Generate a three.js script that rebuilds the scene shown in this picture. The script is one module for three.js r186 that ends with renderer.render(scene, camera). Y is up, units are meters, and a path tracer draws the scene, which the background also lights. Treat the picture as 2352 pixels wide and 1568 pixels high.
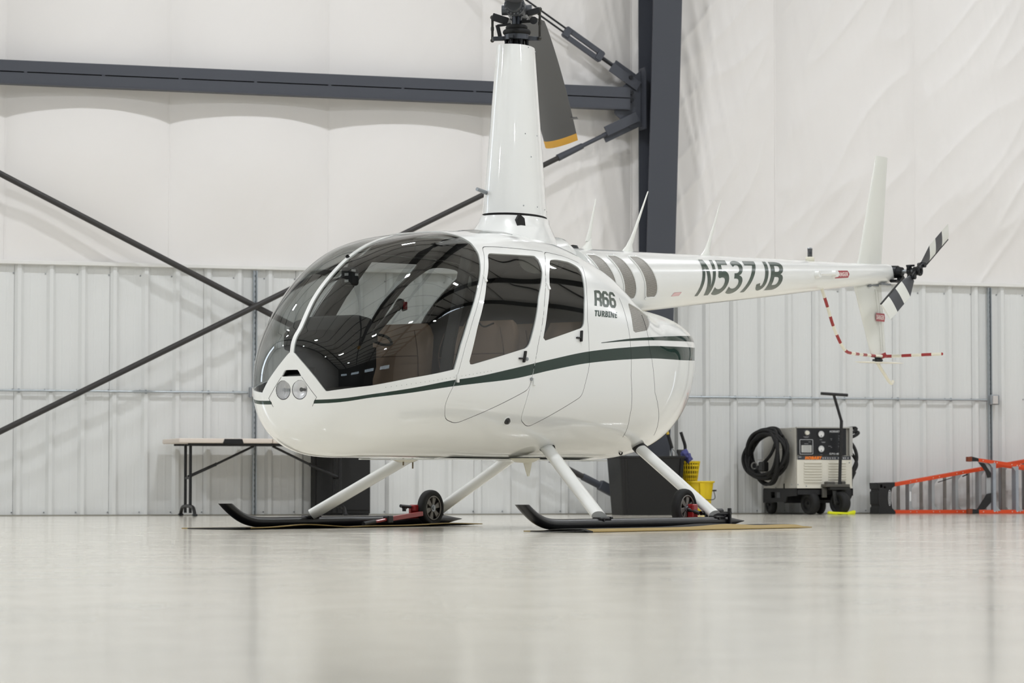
import * as THREE from 'three';
import { RoundedBoxGeometry } from 'three/addons/geometries/RoundedBoxGeometry.js';
import { mergeGeometries, mergeVertices, toCreasedNormals } from 'three/addons/utils/BufferGeometryUtils.js';
import { ImprovedNoise } from 'three/addons/math/ImprovedNoise.js';
import { RectAreaLightUniformsLib } from 'three/addons/lights/RectAreaLightUniformsLib.js';

// ---------------------------------------------------------------- camera, sky, exposure
// World: x runs along the back wall, y is up, z points from the back wall into the hangar (metres).
const scene = new THREE.Scene();
const renderer = new THREE.WebGLRenderer({ antialias: true });
renderer.toneMapping = THREE.LinearToneMapping;
renderer.toneMappingExposure = 2.72;
renderer.shadowMap.enabled = true;
RectAreaLightUniformsLib.init();
const camera = new THREE.PerspectiveCamera(12.857, 2352 / 1568, 0.1, 200);
camera.position.set(-4.5759, 0.2626, 28.6895);
{
  const tilt = 0.0484;
  camera.lookAt(camera.position.x + 0.31447 * Math.cos(tilt), camera.position.y + Math.sin(tilt), camera.position.z - 0.94927 * Math.cos(tilt));
}
camera.focus = 19.0;
camera.userData.fStop = 5.6;
scene.background = new THREE.Color(2.5, 2.85, 3.3);       // overcast daylight outside the high windows
const LAMP = 92;                                          // radiance of each high-bay light panel
const rng = (s => () => { s |= 0; s = s + 0x6D2B79F5 | 0; let t = Math.imul(s ^ s >>> 15, 1 | s); t = t + Math.imul(t ^ t >>> 7, 61 | t) ^ t; return ((t ^ t >>> 14) >>> 0) / 4294967296; })(7);
const noise = new ImprovedNoise();
const V = (x, y, z) => new THREE.Vector3(x, y, z);
const { PI, sin, cos, abs, sqrt, min, max, pow, sign, atan2, hypot } = Math;
const clamp = (x, a = 0, b = 1) => min(b, max(a, x));
const smooth = (a, b, x) => { const t = clamp((x - a) / (b - a)); return t * t * (3 - 2 * t); };

// ---------------------------------------------------------------- materials
const mat = (color, roughness = 0.5, metalness = 0, o = {}) => new THREE.MeshPhysicalMaterial({ color, roughness, metalness, side: THREE.DoubleSide, ...o });
function noiseTex(w, h, fn, srgb = false, rx = 1, ry = 1) {
  const d = new Uint8Array(w * h * 4);
  for (let y = 0; y < h; y++) for (let x = 0; x < w; x++) {
    const c = fn(x / w, y / h), o = (y * w + x) * 4;
    for (let k = 0; k < 3; k++) d[o + k] = clamp(Array.isArray(c) ? c[k] : c) * 255;
    d[o + 3] = 255;
  }
  const t = new THREE.DataTexture(d, w, h, THREE.RGBAFormat);
  t.wrapS = t.wrapT = THREE.RepeatWrapping; t.magFilter = THREE.LinearFilter; t.repeat.set(rx, ry);
  if (srgb) t.colorSpace = THREE.SRGBColorSpace;
  t.needsUpdate = true;
  return t;
}
// tiling fractal noise on the unit square
function fbm(u, v, f, oct, seed = 0) {
  let s = 0, a = 0.5, q = f;
  for (let o = 0; o < oct; o++) {
    const P = (x, y) => noise.noise(x * q + seed, y * q + seed * 1.7, seed + o * 3.1);
    s += a * (P(u, v) * (1 - u) * (1 - v) + P(u - 1, v) * u * (1 - v) + P(u, v - 1) * (1 - u) * v + P(u - 1, v - 1) * u * v);
    a *= 0.5; q *= 2;
  }
  return s;
}
const M = {
  paint: mat('#ecedea', 0.28, 0, { clearcoat: 1, clearcoatRoughness: 0.03 }),
  green: mat('#06291f', 0.5, 0, { clearcoat: 1, clearcoatRoughness: 0.03, specularIntensity: 0.1 }),
  cream: mat('#e8e4d2', 0.35, 0, { clearcoat: 0.6, clearcoatRoughness: 0.1 }),
  red: mat('#9c1f22', 0.35, 0, { clearcoat: 0.5 }),
  glass: mat('#c6c9c8', 0.0, 0, { transmission: 1, thickness: 0, ior: 1.62 }),
  black: mat('#080809', 0.5),
  satin: mat('#0c0d10', 0.36),
  rubber: mat('#0f0f0f', 0.75),
  dark: mat('#222121', 0.7),
  rotor: mat('#424347', 0.42),
  blackmetal: mat('#26272a', 0.35, 0.6),
  chrome: mat('#c9ccd0', 0.12, 1),
  steel: mat('#9a9ea2', 0.4, 0.9),
  alu: mat('#b9bcc0', 0.42, 0.85),
  girder: mat('#42454d', 0.5),
  yellow: mat('#d9a21d', 0.5),
  lining: mat('#2a2828', 0.85),
  leather: mat('#8f7660', 0.55),
  mirror: mat('#f4f6f8', 0.06, 1),
};

// ---------------------------------------------------------------- building helpers
const used = {};
function numbered(name) { const k = used[name] = (used[name] ?? -1) + 1; return k ? name + '_' + String(k).padStart(3, '0') : name; }
function merge(gs) {
  gs = [].concat(gs).map(g => { g = g.index ? g.toNonIndexed() : g.clone(); for (const k of Object.keys(g.attributes)) if (!['position', 'normal', 'uv'].includes(k)) g.deleteAttribute(k); if (!g.attributes.uv) g.setAttribute('uv', new THREE.BufferAttribute(new Float32Array(g.attributes.position.count * 2), 2)); return g; });
  return gs.length === 1 ? gs[0] : mergeGeometries(gs);
}
function obj(name, gs, material, parent = scene, label) {
  const m = new THREE.Mesh(Array.isArray(gs) ? merge(gs) : gs, material);
  m.name = parent === scene ? numbered(name) : name;
  m.castShadow = m.receiveShadow = true;
  if (label) m.userData.label = label;
  parent.add(m);
  return m;
}
function tag(o, label, category, group) { Object.assign(o.userData, { label, category }); if (group) o.userData.group = group; return o; }
function thing(name, label, category, [x, y, z] = [0, 0, 0], turn = 0, group) {
  const o = new THREE.Group(); o.name = numbered(name); scene.add(o);
  o.position.set(x, y, z); o.rotation.y = turn;
  return tag(o, label, category, group);
}
function struct(name, gs, m, parent = scene) { const o = obj(name, gs, m, parent); if (parent === scene) o.userData.kind = 'structure'; return o; }
const at = (g, x, y, z, rx = 0, ry = 0, rz = 0) => g.applyMatrix4(new THREE.Matrix4().compose(V(x, y, z), new THREE.Quaternion().setFromEuler(new THREE.Euler(rx, ry, rz)), V(1, 1, 1)));
const rbox = (w, h, d, x = 0, y = 0, z = 0, r = 0.006) => at(new RoundedBoxGeometry(w, h, d, 2, min(r, w / 2.01, h / 2.01, d / 2.01)), x, y, z);
const bbox = (w, h, d, x = 0, y = 0, z = 0) => at(new THREE.BoxGeometry(w, h, d), x, y, z);
function rod(a, b, r, r2 = r, seg = 14) {   // a capped round bar from a to b
  a = V(...a); b = V(...b); const d = b.clone().sub(a), g = new THREE.CylinderGeometry(r2, r, d.length(), seg);
  g.applyQuaternion(new THREE.Quaternion().setFromUnitVectors(V(0, 1, 0), d.clone().normalize()));
  const c = a.add(b).multiplyScalar(0.5); return g.translate(c.x, c.y, c.z);
}
function bar(a, b, w, h, up = V(0, 1, 0)) {  // a rectangular bar from a to b
  a = V(...a); b = V(...b); const d = b.clone().sub(a), l = d.length(); d.normalize();
  const s = new THREE.Vector3().crossVectors(d, up).normalize(), u = new THREE.Vector3().crossVectors(s, d);
  const g = new RoundedBoxGeometry(l, h, w, 1, min(w, h) * 0.12), c = a.add(b).multiplyScalar(0.5);
  return g.applyMatrix4(new THREE.Matrix4().makeBasis(d, u, s).setPosition(c));
}
const tube = (pts, r, n = 40, seg = 10, closed = false) => new THREE.TubeGeometry(new THREE.CatmullRomCurve3(pts.map(p => V(...p)), closed, 'centripetal'), n, r, seg, closed);
const lathe = (pts, seg = 32) => new THREE.LatheGeometry(pts.map(p => new THREE.Vector2(...p)), seg);
function prism(pts, depth, bevel = 0, holes = []) {   // an outline in x,y extruded along z, centred on z = 0
  const s = new THREE.Shape(pts.map(p => new THREE.Vector2(...p)));
  for (const h of holes) s.holes.push(new THREE.Path(h.map(p => new THREE.Vector2(...p))));
  const g = new THREE.ExtrudeGeometry(s, { depth: depth - 2 * bevel, bevelEnabled: bevel > 0, bevelThickness: bevel, bevelSize: bevel, bevelOffset: -bevel, bevelSegments: 2, curveSegments: 8 });
  return g.translate(0, 0, -depth / 2 + bevel);
}
function lerpTable(x, xs, ys) { let i = 0; while (i < xs.length - 2 && x > xs[i + 1]) i++; return ys[i] + (ys[i + 1] - ys[i]) * clamp((x - xs[i]) / (xs[i + 1] - xs[i])); }
function loft(rings, caps = true) {   // rings: arrays of equal length of [x,y,z]; closed round each ring
  const n = rings[0].length, P = [], I = [];
  rings.forEach(r => r.forEach(p => P.push(...p)));
  for (let i = 0; i < rings.length - 1; i++) for (let j = 0; j < n; j++) {
    const a = i * n + j, b = i * n + (j + 1) % n; I.push(a, b, a + n, b, b + n, a + n);
  }
  let g = new THREE.BufferGeometry(); g.setAttribute('position', new THREE.Float32BufferAttribute(P, 3)); g.setIndex(I); g.computeVertexNormals();
  if (!caps) return g;
  const parts = [g.toNonIndexed()];
  for (const r of [rings[0], rings[rings.length - 1]]) {
    const c = r.reduce((s, p) => [s[0] + p[0] / n, s[1] + p[1] / n, s[2] + p[2] / n], [0, 0, 0]), Q = [];
    for (let j = 0; j < n; j++) Q.push(...c, ...r[j], ...r[(j + 1) % n]);
    const k = new THREE.BufferGeometry(); k.setAttribute('position', new THREE.Float32BufferAttribute(Q, 3)); k.computeVertexNormals(); parts.push(k);
  }
  return mergeGeometries(parts);
}

// ---------------------------------------------------------------- the hangar
const X0 = -17.9, X1 = 24.1, Z1 = 38, EAVE = 8.6, RIDGE = 10.4;
const COLS = [-16.8, -9.1, -1.4, 6.39, 14.1, 21.8];
{
  // floor: pale sealed concrete
  const stain = noiseTex(1024, 1024, (u, v) => {
    const a = fbm(u, v, 5, 4, 2), b = fbm(u, v, 26, 3, 9), c = fbm(u, v, 11, 4, 17);
    const k = 0.90 + a * 0.06 + b * 0.04 - (c > 0.22 ? (c - 0.22) * 0.35 : 0); return [k, k * 0.975, k * 0.915];
  }, true, 1 / 4.1, 1 / 4.1);
  const rough = noiseTex(1024, 1024, (u, v) => 0.60 + fbm(u, v, 6, 5, 31) * 0.32 + fbm(u, v, 30, 3, 12) * 0.22, false, 1 / 3.3, 1 / 3.3);
  const f = mat('#ffffff', 0.21, 0, { map: stain, roughnessMap: rough });
  const g = new THREE.PlaneGeometry(X1 - X0 + 0.6, Z1 + 0.6).rotateX(-PI / 2);
  const uv = g.attributes.uv; for (let i = 0; i < uv.count; i++) uv.setXY(i, g.attributes.position.getX(i), g.attributes.position.getZ(i));
  g.translate((X0 + X1) / 2, 0, Z1 / 2);
  struct('floor', [g, bbox(X1 - X0 + 0.6, 0.3, Z1 + 0.6, (X0 + X1) / 2, -0.152, Z1 / 2)], f);
}
const M_liner = mat('#dcdddb', 0.42), M_ins = mat('#e7e4e1', 0.5), M_trim = mat('#e2e1dd', 0.45);
const DOOR = [-13.2, -11.0];   // a tall opening to daylight, left of the picture: its streak shows in the windshield
const wall = struct('wall_back', [prism([[X0 - 0.3, -0.3], [X1 + 0.3, -0.3], [X1 + 0.3, EAVE + 1.5], [X0 - 0.3, EAVE + 1.5]], 0.2, 0, [[[DOOR[0], 1.6], [DOOR[1], 1.6], [DOOR[1], 8.2], [DOOR[0], 8.2]]]).translate(0, 0, -0.26)], mat('#cfcfcb', 0.8));
{
  // steel liner sheets, three ribs to a sheet, each sheet a piece of its own
  const pitch = 0.3048, H = 2.385;
  const sheet = () => {
    const pr = [];
    for (let k = 0; k < 3; k++) { const c = k * pitch; pr.push([c - 0.044, 0], [c - 0.016, 0.032], [c + 0.016, 0.032], [c + 0.044, 0]); for (const q of [0.115, 0.192]) pr.push([c + q - 0.012, 0], [c + q - 0.006, 0.0014], [c + q + 0.006, 0.0014], [c + q + 0.012, 0]); }
    pr.push([3 * pitch - 0.0465, 0]);
    const P = [], I = [];
    for (let i = 0; i < pr.length - 1; i++) { const [a, za] = pr[i], [b, zb] = pr[i + 1], o = P.length / 3; P.push(a, 0.012, za, b, 0.012, zb, b, H, zb, a, H, za); I.push(o, o + 1, o + 2, o, o + 2, o + 3); }
    const g = new THREE.BufferGeometry(); g.setAttribute('position', new THREE.Float32BufferAttribute(P, 3)); g.setIndex(I); return g.toNonIndexed();
  };
  const g = sheet(); g.computeVertexNormals();
  const screw = [];
  for (let k = -20; k < 27; k++) {
    const x = 0.003 + k * 3 * pitch; if (x < X0 || x + 0.9 > X1 || (x + 0.92 > DOOR[0] && x < DOOR[1])) continue;
    const s = obj('liner_panel', g, M_liner, wall); s.position.set(x, 0, 0.002 + (k & 1) * 0.0008);
    if (k > -3 && k < 14) for (let r = 0; r < 3; r++) for (const h of [0.035, 1.2, 2.30]) screw.push(at(new THREE.SphereGeometry(0.007, 8, 6), x + r * pitch - 0.056, h, 0.008));
  }
  obj('screw', screw, M.steel, wall).userData.kind = 'stuff';
  // base flashing and the head flashing that caps the sheets
  obj('base_flashing', bbox(X1 - X0, 0.012, 0.06, (X0 + X1) / 2, 0.006, 0.02), mat('#8d8a80', 0.6), wall);
  const head = rbox(X1 - X0, 0.036, 0.075, (X0 + X1) / 2, 2.402, 0.0275, 0.004);
  obj('head_flashing', head, M_trim, wall);
  // vinyl-faced insulation, pillowed between vertical seams 1.57 m apart
  const seams = []; for (let x = -0.14 - 1.585 * 11; x < X1 + 1.6; x += 1.585) seams.push(x);
  const top = EAVE + 0.25;
  for (let s = 0; s < seams.length - 1; s++) {
    const a = max(seams[s], X0), b = min(seams[s + 1], X1); if (b - a < 0.1) continue;
    if (b > DOOR[0] + 0.2 && a < DOOR[1] - 0.2) continue;
    const low = 2.42;
    const inView = b > -1 && a < 11, nu = inView ? 72 : 14, nv = inView ? 200 : 30, P = [], I = [], UV = [];
    const loose = a > 5.2 ? 1 : a > 3.6 ? 0.5 : 0.16;       // the sheets by the column and right of it hang slacker
    for (let j = 0; j <= nv; j++) for (let i = 0; i <= nu; i++) {
      const u = i / nu, x = a + (b - a) * u, y = low + (top - low) * j / nv;
      const belly = pow(sin(PI * u), 0.75) * 0.115 * smooth(2.3, 3.5, y) * (b > 5.9 && a < 6.3 ? 0.55 : 1) * (0.85 + 0.15 * sin(y * 0.9 + s));
      // slanting folds and fine creases of slack vinyl
      const q = x * 0.80 - y * 0.62, w = x * 0.62 + y * 0.80;
      const fold = pow(1 - abs(noise.noise(q * 3.1 + s, w * 0.55, 3.3)), 6) * 0.018 + noise.noise(x * 1.1, y * 0.9, 8.1) * 0.02;
      const q2 = x * 0.98 + y * 0.18, crease = pow(1 - abs(noise.noise(q2 * 7.5, (y - x * .2) * 0.45, 5.7)), 8) * 0.012;
      const edge = smooth(0, 0.08, u) * smooth(1, 0.92, u), nearCol = smooth(1.6, 0.3, abs(x - 6.2));
      const pucker = noise.noise(x * 24, y * 1.3, s * 3.7) * 0.004 * (smooth(0.3, 0, u) + smooth(0.7, 1, u));
      P.push(x, y, 0.006 + belly + edge * (fold * loose + crease * loose * (0.35 + 1.5 * nearCol)) + pucker * loose * edge); UV.push(x, y);
    }
    for (let j = 0; j < nv; j++) for (let i = 0; i < nu; i++) { const k = j * (nu + 1) + i; I.push(k, k + 1, k + nu + 2, k, k + nu + 2, k + nu + 1); }
    const g2 = new THREE.BufferGeometry(); g2.setAttribute('position', new THREE.Float32BufferAttribute(P, 3)); g2.setAttribute('uv', new THREE.Float32BufferAttribute(UV, 2)); g2.setIndex(I); g2.computeVertexNormals();
    obj('insulation_panel', g2, M_ins, wall);
    obj('seam_tape', bbox(0.012, top - 2.42, 0.004, a, (top + 2.42) / 2, 0.009), M_ins, wall);
  }
}
// side walls, front wall with clerestory windows, roof
const M_wall = mat('#e4e3e0', 0.7), M_roof = mat('#f5f4f2', 0.6);
struct('wall_left', [bbox(0.2, RIDGE, Z1, X0 - 0.1, RIDGE / 2, Z1 / 2)], M_wall);
struct('wall_right', [bbox(0.2, RIDGE, Z1, X1 + 0.1, RIDGE / 2, Z1 / 2)], M_wall);
{
  const W = X1 - X0, pts = [[X0, 0], [X1, 0], [X1, RIDGE], [X0, RIDGE]], holes = [];
  const wins = []; for (let k = 0; k < 4; k++) wins.push([-15 + k * 10, 4.6]);
  for (const [x, y] of wins) holes.push([[x, y], [x + 6, y], [x + 6, y + 1.25], [x, y + 1.25]]);
  struct('wall_front', prism(pts, 0.2, 0, holes).translate(0, 0, Z1 + 0.1), mat('#5c5c5e', 0.6));
  wins.forEach(([x, y], i) => {
    const w = new THREE.Group(); w.name = 'window_' + (i + 1); w.userData.kind = 'structure'; scene.add(w);
    obj('window_frame', [0, 1, 2, 3, 4].map(k => bbox(0.06, 1.25, 0.08, x + k * 1.5, y + 0.625, Z1 + 0.1)).concat([bbox(6, 0.05, 0.08, x + 3, y + 0.025, Z1 + 0.1), bbox(6, 0.05, 0.08, x + 3, y + 1.225, Z1 + 0.1)]), M.girder, w);
    for (let k = 0; k < 4; k++) obj('pane', bbox(1.44, 1.15, 0.008, x + k * 1.5 + 0.75, y + 0.625, Z1 + 0.1), M.glass, w);
  });
  // roof: two slopes over frames that span from the back wall to the front
  const zr = Z1 / 2, slope = Math.atan2(RIDGE - EAVE, zr), L = hypot(RIDGE - EAVE, zr);
  const roof = struct('ceiling', [bbox(W + 0.6, 0.12, L + 0.3, (X0 + X1) / 2, (EAVE + RIDGE) / 2 + 0.42, zr / 2), bbox(W + 0.6, 0.12, L + 0.3, (X0 + X1) / 2, (EAVE + RIDGE) / 2 + 0.42, zr * 1.5)].map((g, i) => { const z = i ? zr * 1.5 : zr / 2, y = (EAVE + RIDGE) / 2 + 0.42; return g.translate(0, -y, -z).rotateX(i ? slope : -slope).translate(0, y, z); }), M_roof);
  const purl = mat('#3a3b40', 0.55);
  for (let z = 0.8; z < Z1; z += 2.28) {
    const y = z < zr ? EAVE + (RIDGE - EAVE) * z / zr : RIDGE - (RIDGE - EAVE) * (z - zr) / zr;
    obj('purlin', [bbox(W, 0.2, 0.018, (X0 + X1) / 2, y + 0.24, z), bbox(W, 0.018, 0.05, (X0 + X1) / 2, y + 0.14, z + 0.02)], purl, roof);
  }
  for (const x of COLS) {
    const n = 14, mk = (zA, zB, yA, yB) => { const len = hypot(zB - zA, yB - yA), ang = Math.atan2(yB - yA, zB - zA); return [bbox(0.012, 0.6, len, 0, 0, 0), bbox(0.26, 0.016, len, 0, 0.3, 0), bbox(0.26, 0.016, len, 0, -0.3, 0)].map(g => g.rotateX(-ang).translate(x, (yA + yB) / 2, (zA + zB) / 2)); };
    obj('rafter', [...mk(0.2, zr, EAVE - 0.2, RIDGE - 0.2), ...mk(zr, Z1, RIDGE - 0.2, EAVE - 0.2)], purl, roof);
  }
}
// high-bay lights: a housing and a glowing panel, each with an area light of its size just below
{
  const h = mat('#d5d5d5', 0.5), glow = new THREE.MeshStandardMaterial({ color: '#000000', emissive: new THREE.Color(0.97, 0.99, 1.03), emissiveIntensity: 14, roughness: 1 });
  let n = 0;
  for (const z of [4.6, 12.4, 20.2, 28]) for (const x of [-13, -5.2, 2.6, 10.4, 18.2]) {
    if (z > 25 && x !== -5.2 && x !== 10.4) continue;
    const y = 8.2, roofY = z < Z1 / 2 ? EAVE + (RIDGE - EAVE) * z / (Z1 / 2) : RIDGE - (RIDGE - EAVE) * (z - Z1 / 2) / (Z1 / 2), cord = roofY + 0.32 - y, l = thing('high_bay_light', 'white rectangular high bay lamp hanging under the hangar roof', 'lamp', [x, y, z], 0, 'high bay lamps in rows under the roof');
    obj('housing', [rbox(0.95, 0.07, 0.32, 0, 0.045, 0), bbox(0.02, cord, 0.02, -0.4, cord / 2, 0), bbox(0.02, cord, 0.02, 0.4, cord / 2, 0)], h, l);
    for (const q of [-0.07, 0.07]) obj('light_strip', bbox(0.85, 0.01, 0.10, 0, 0.005, q), glow, l);
    const a = new THREE.RectAreaLight(new THREE.Color(0.955, 0.985, 1.04), LAMP, 0.85, 0.26); a.position.set(x, y - 0.012, z); a.lookAt(x, 0, z); scene.add(a);
  }
}
// column, strut and rod bracing on the back wall
{
  const tex = M.girder;
  const depth = h => 0.11 + 0.0814 * h;
  for (const [i, cx] of COLS.entries()) {
    const H = EAVE - 0.1, n = 12, P = [];
    const c = new THREE.Group(); c.name = numbered('column'); c.userData.kind = 'structure'; scene.add(c);
    const web = new THREE.Shape([new THREE.Vector2(0.0, 0), new THREE.Vector2(depth(0), 0), new THREE.Vector2(depth(H), H), new THREE.Vector2(0.0, H)]);
    obj('web', new THREE.ExtrudeGeometry(web, { depth: 0.012, bevelEnabled: false }).rotateY(-PI / 2).translate(cx + 0.006, 0, 0.02), tex, c);
    const ang = Math.atan(0.0814), L = hypot(H, 0.0814 * H);
    obj('inner_flange', bbox(0.305, L, 0.016, 0, L / 2, 0).rotateX(ang).translate(cx, 0, 0.02 + depth(0)), tex, c);
    obj('outer_flange', bbox(0.305, H, 0.014, cx, H / 2, 0.125), tex, c);
    obj('base_plate', bbox(0.34, 0.02, 0.3, cx, 0.012, 0.17), tex, c);
  }
  for (let i = 2; i < 3; i++) {
    const a = COLS[i], b = COLS[i + 1];
    const s = new THREE.Group(); s.name = numbered('beam'); s.userData.kind = 'structure'; scene.add(s);
    const z = 0.25, prof = (y0, y1) => [bbox(b - a - 0.5, y1 - y0, 0.012, (a + b) / 2 - 0.06, (y0 + y1) / 2, z + 0.05)];
    obj('channel', [...prof(4.183, 4.287), bbox(b - a - 0.5, 0.012, 0.1, (a + b) / 2 - 0.06, 4.281, z)], tex, s);
    obj('channel', [...prof(4.075, 4.172), bbox(b - a - 0.5, 0.012, 0.12, (a + b) / 2 - 0.06, 4.068, z)], tex, s);
    obj('web', bbox(b - a - 0.5, 0.2, 0.012, (a + b) / 2 - 0.06, 4.18, z - 0.03), M.black, s);
    const st = []; for (let x = -0.03 + 0.03; x < b - 1.0; x += 0.74) st.push(bbox(0.03, 0.014, 0.012, x, 4.1775, z + 0.05)); obj('stitch_plate', st, tex, s);
  }
}
{
  // bracing between the columns: two crossed pipes below the strut, a rod pair above, with clevises on a gusset plate
  const g = M.girder, dk = M.blackmetal;
  const pipe = (name, a, b, r, label) => tag(obj(name, rod(a, b, r, r, 20), mat('#2f2d2c', 0.5)), label, 'brace');
  const br = thing('cross_brace', 'dark pipe brace falling from upper left behind the helicopter nose to the column foot', 'brace', [-1.2, 3.70, 0.21]);
  obj('pipe', rod([0, 0, 0], [6.95, -3.394, 0], 0.029, 0.029, 20), mat('#2f2d2c', 0.5), br);
  obj('turnbuckle', [rod([6.80, -3.321, 0], [7.0, -3.418, 0], 0.036), bar([6.98, -3.40, 0], [7.36, -3.59, 0], 0.09, 0.10)], g, br);
  const br2 = thing('cross_brace', 'dark pipe brace rising from lower left, behind the mast, to the column gusset', 'brace', [-1.2, 0.297, 0.27]);
  obj('pipe', rod([0, 0, 0], [6.55, 3.268, 0], 0.029, 0.026, 20), mat('#2f2d2c', 0.5), br2);
  obj('coupling', rod([6.52, 3.255, 0], [6.78, 3.385, 0], 0.036, 0.03), g, br2);
  obj('end_rod', rod([6.75, 3.37, 0], [7.1, 3.545, 0], 0.022), g, br2);
  obj('clevis', [bar([7.02, 3.535, 0.03], [7.36, 3.70, 0.03], 0.016, 0.10), bar([7.02, 3.475, -0.03], [7.36, 3.64, -0.03], 0.016, 0.10)], g, br2);
  const br3 = thing('tie_rod', 'pair of thin dark tie rods with turnbuckle rising from the column gusset', 'brace', [6.13, 4.37, 0.25]);
  const dir = V(-1.02, 0.645, 0).normalize(), P = t => [dir.x * t, dir.y * t, 0], off = (t, o) => [dir.x * t - dir.y * o, dir.y * t + dir.x * o, 0];
  obj('rod', rod(off(0.84, 0.016), off(6.5, 0.016), 0.010), dk, br3); obj('rod', rod(off(0.84, -0.03), off(6.5, -0.03), 0.010), dk, br3);
  obj('turnbuckle', [bar(off(0.40, 0.035), off(0.86, 0.035), 0.05, 0.036, V(0, 0, 1)), bar(off(0.40, -0.035), off(0.86, -0.035), 0.05, 0.036, V(0, 0, 1)), bar(off(0.39, 0), off(0.46, 0), 0.1, 0.06, V(0, 0, 1)), bar(off(0.80, 0), off(0.87, 0), 0.1, 0.06, V(0, 0, 1))], g, br3);
  obj('end_rod', rod(P(0.22), P(0.40), 0.02), dk, br3);
  obj('clevis', bar(off(-0.08, 0.03), off(0.27, 0.03), 0.10, 0.016, V(0, 0, 1)).translate(0, 0, 0.03), g, br3); obj('clevis', bar(off(-0.08, -0.03), off(0.25, -0.03), 0.09, 0.016, V(0, 0, 1)).translate(0, 0, -0.03), g, br3);
  const gp = new THREE.Group(); gp.name = 'gusset_bracket'; scene.add(gp); tag(gp, 'dark bolted gusset plate on the column where the strut and braces meet', 'bracket');
  obj('plate', prism([[6.02, 4.30], [6.21, 4.47], [6.21, 3.90], [6.10, 3.88], [5.93, 4.02], [5.93, 4.28]], 0.016).translate(0, 0, 0.25), g, gp);
  obj('mounting_angle', bbox(0.02, 0.62, 0.16, 6.225, 4.18, 0.27), g, gp);
  for (const [x, y] of [[6.09, 4.39], [6.10, 4.235], [6.10, 4.16], [6.10, 3.95]]) obj('bolt', rod([x, y, 0.25], [x, y, 0.305], 0.022, 0.022, 6), dk, gp);
}

// ---------------------------------------------------------------- the helicopter
// Its own axes: x runs aft from the rotor mast, y up, z to port (towards the camera's right).
const heli = thing('helicopter', 'white four-seat helicopter with dark green stripe, tinted bubble windshield and black skids', 'helicopter', [1.7293, 0, 9.6832], 0.6301);
// ---- cabin shell as one smooth surface, cut along outlines into shell, doors, windows and stripes
function pchip(x, y) {
  const n = x.length, h = [], d = [], m = new Array(n).fill(0);
  for (let i = 0; i < n - 1; i++) { h[i] = x[i + 1] - x[i]; d[i] = (y[i + 1] - y[i]) / h[i]; }
  for (let i = 1; i < n - 1; i++) if (d[i - 1] * d[i] > 0) { const a = 2 * h[i] + h[i - 1], b = h[i] + 2 * h[i - 1]; m[i] = (a + b) / (a / d[i - 1] + b / d[i]); }
  m[0] = d[0]; m[n - 1] = d[n - 2];
  return q => { let k = 0; while (k < n - 2 && q > x[k + 1]) k++; const t = (q - x[k]) / h[k], s = 1 - t; return (1 + 2 * t) * s * s * y[k] + t * s * s * h[k] * m[k] + t * t * (3 - 2 * t) * y[k + 1] + t * t * (t - 1) * h[k] * m[k + 1]; };
}
const F = { a0: -2.2907, aE: 1.7968, W: 0.7177, en: 3.2696, an: 0.1058, et: 2.4446, at: 0.0536 };
const endCurve = (a, edge, inner, e) => pow(max(0, 1 - pow(clamp((inner - a) / (inner - edge)), e)), 1 / e);
const f_ym = pchip([F.a0, -1.2, 0.4, F.aE], [0.8945, 0.9419, 0.9419, 1.2915]);
const f_yt = pchip([-2.2907, -2.279, -2.206, -2.083, -1.916, -1.747, -1.531, -1.311, -1.086, -0.857, -0.439, 0, 0.5, 1, 1.4, 1.7968], [1.061, 1.127, 1.235, 1.412, 1.567, 1.684, 1.785, 1.846, 1.883, 1.907, 1.942, 1.927, 1.816, 1.535, 1.49, 1.372]);
const f_nt = pchip([F.a0, -1.5, -0.6, 0.4, F.aE], [2.088, 2.8072, 2.4133, 2.1948, 2.1948]);
const f_nb = pchip([F.a0, -1.6, -0.6, 0.4, F.aE], [2.2713, 2.2713, 2.8, 2.5962, 2.5962]);
function shellPoint(s, th) {   // s 0..1 nose to tail, th round the section
  const a = F.a0 + (F.aE - F.a0) * (1 - cos(PI * s)) / 2;
  const w = F.W * endCurve(a, F.a0, F.an, F.en) * endCurve(-a, -F.aE, -F.at, F.et);
  const ym = f_ym(a), yb = ym - (ym - 0.449) * endCurve(a, F.a0, -1.8444, 2.7448) * endCurve(-a, -F.aE, -0.6269, 2.0421), yt = f_yt(a);
  const c = cos(th), q = sin(th), n = q >= 0 ? f_nt(a) : f_nb(a);
  const p = w * sign(c) * pow(abs(c), 2 / n);
  let y = ym + (q >= 0 ? yt - ym : ym - yb) * sign(q) * pow(abs(q), 2 / n);
  if (w > 1e-4) y += 0.012 * smooth(-2, -1.5, a) * (1 - smooth(-1.1, -0.7, a)) * pow(sin(PI * abs(p) / w), 2) * clamp((y - 1.2) / 0.4);
  return [a, y, p];
}
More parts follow.
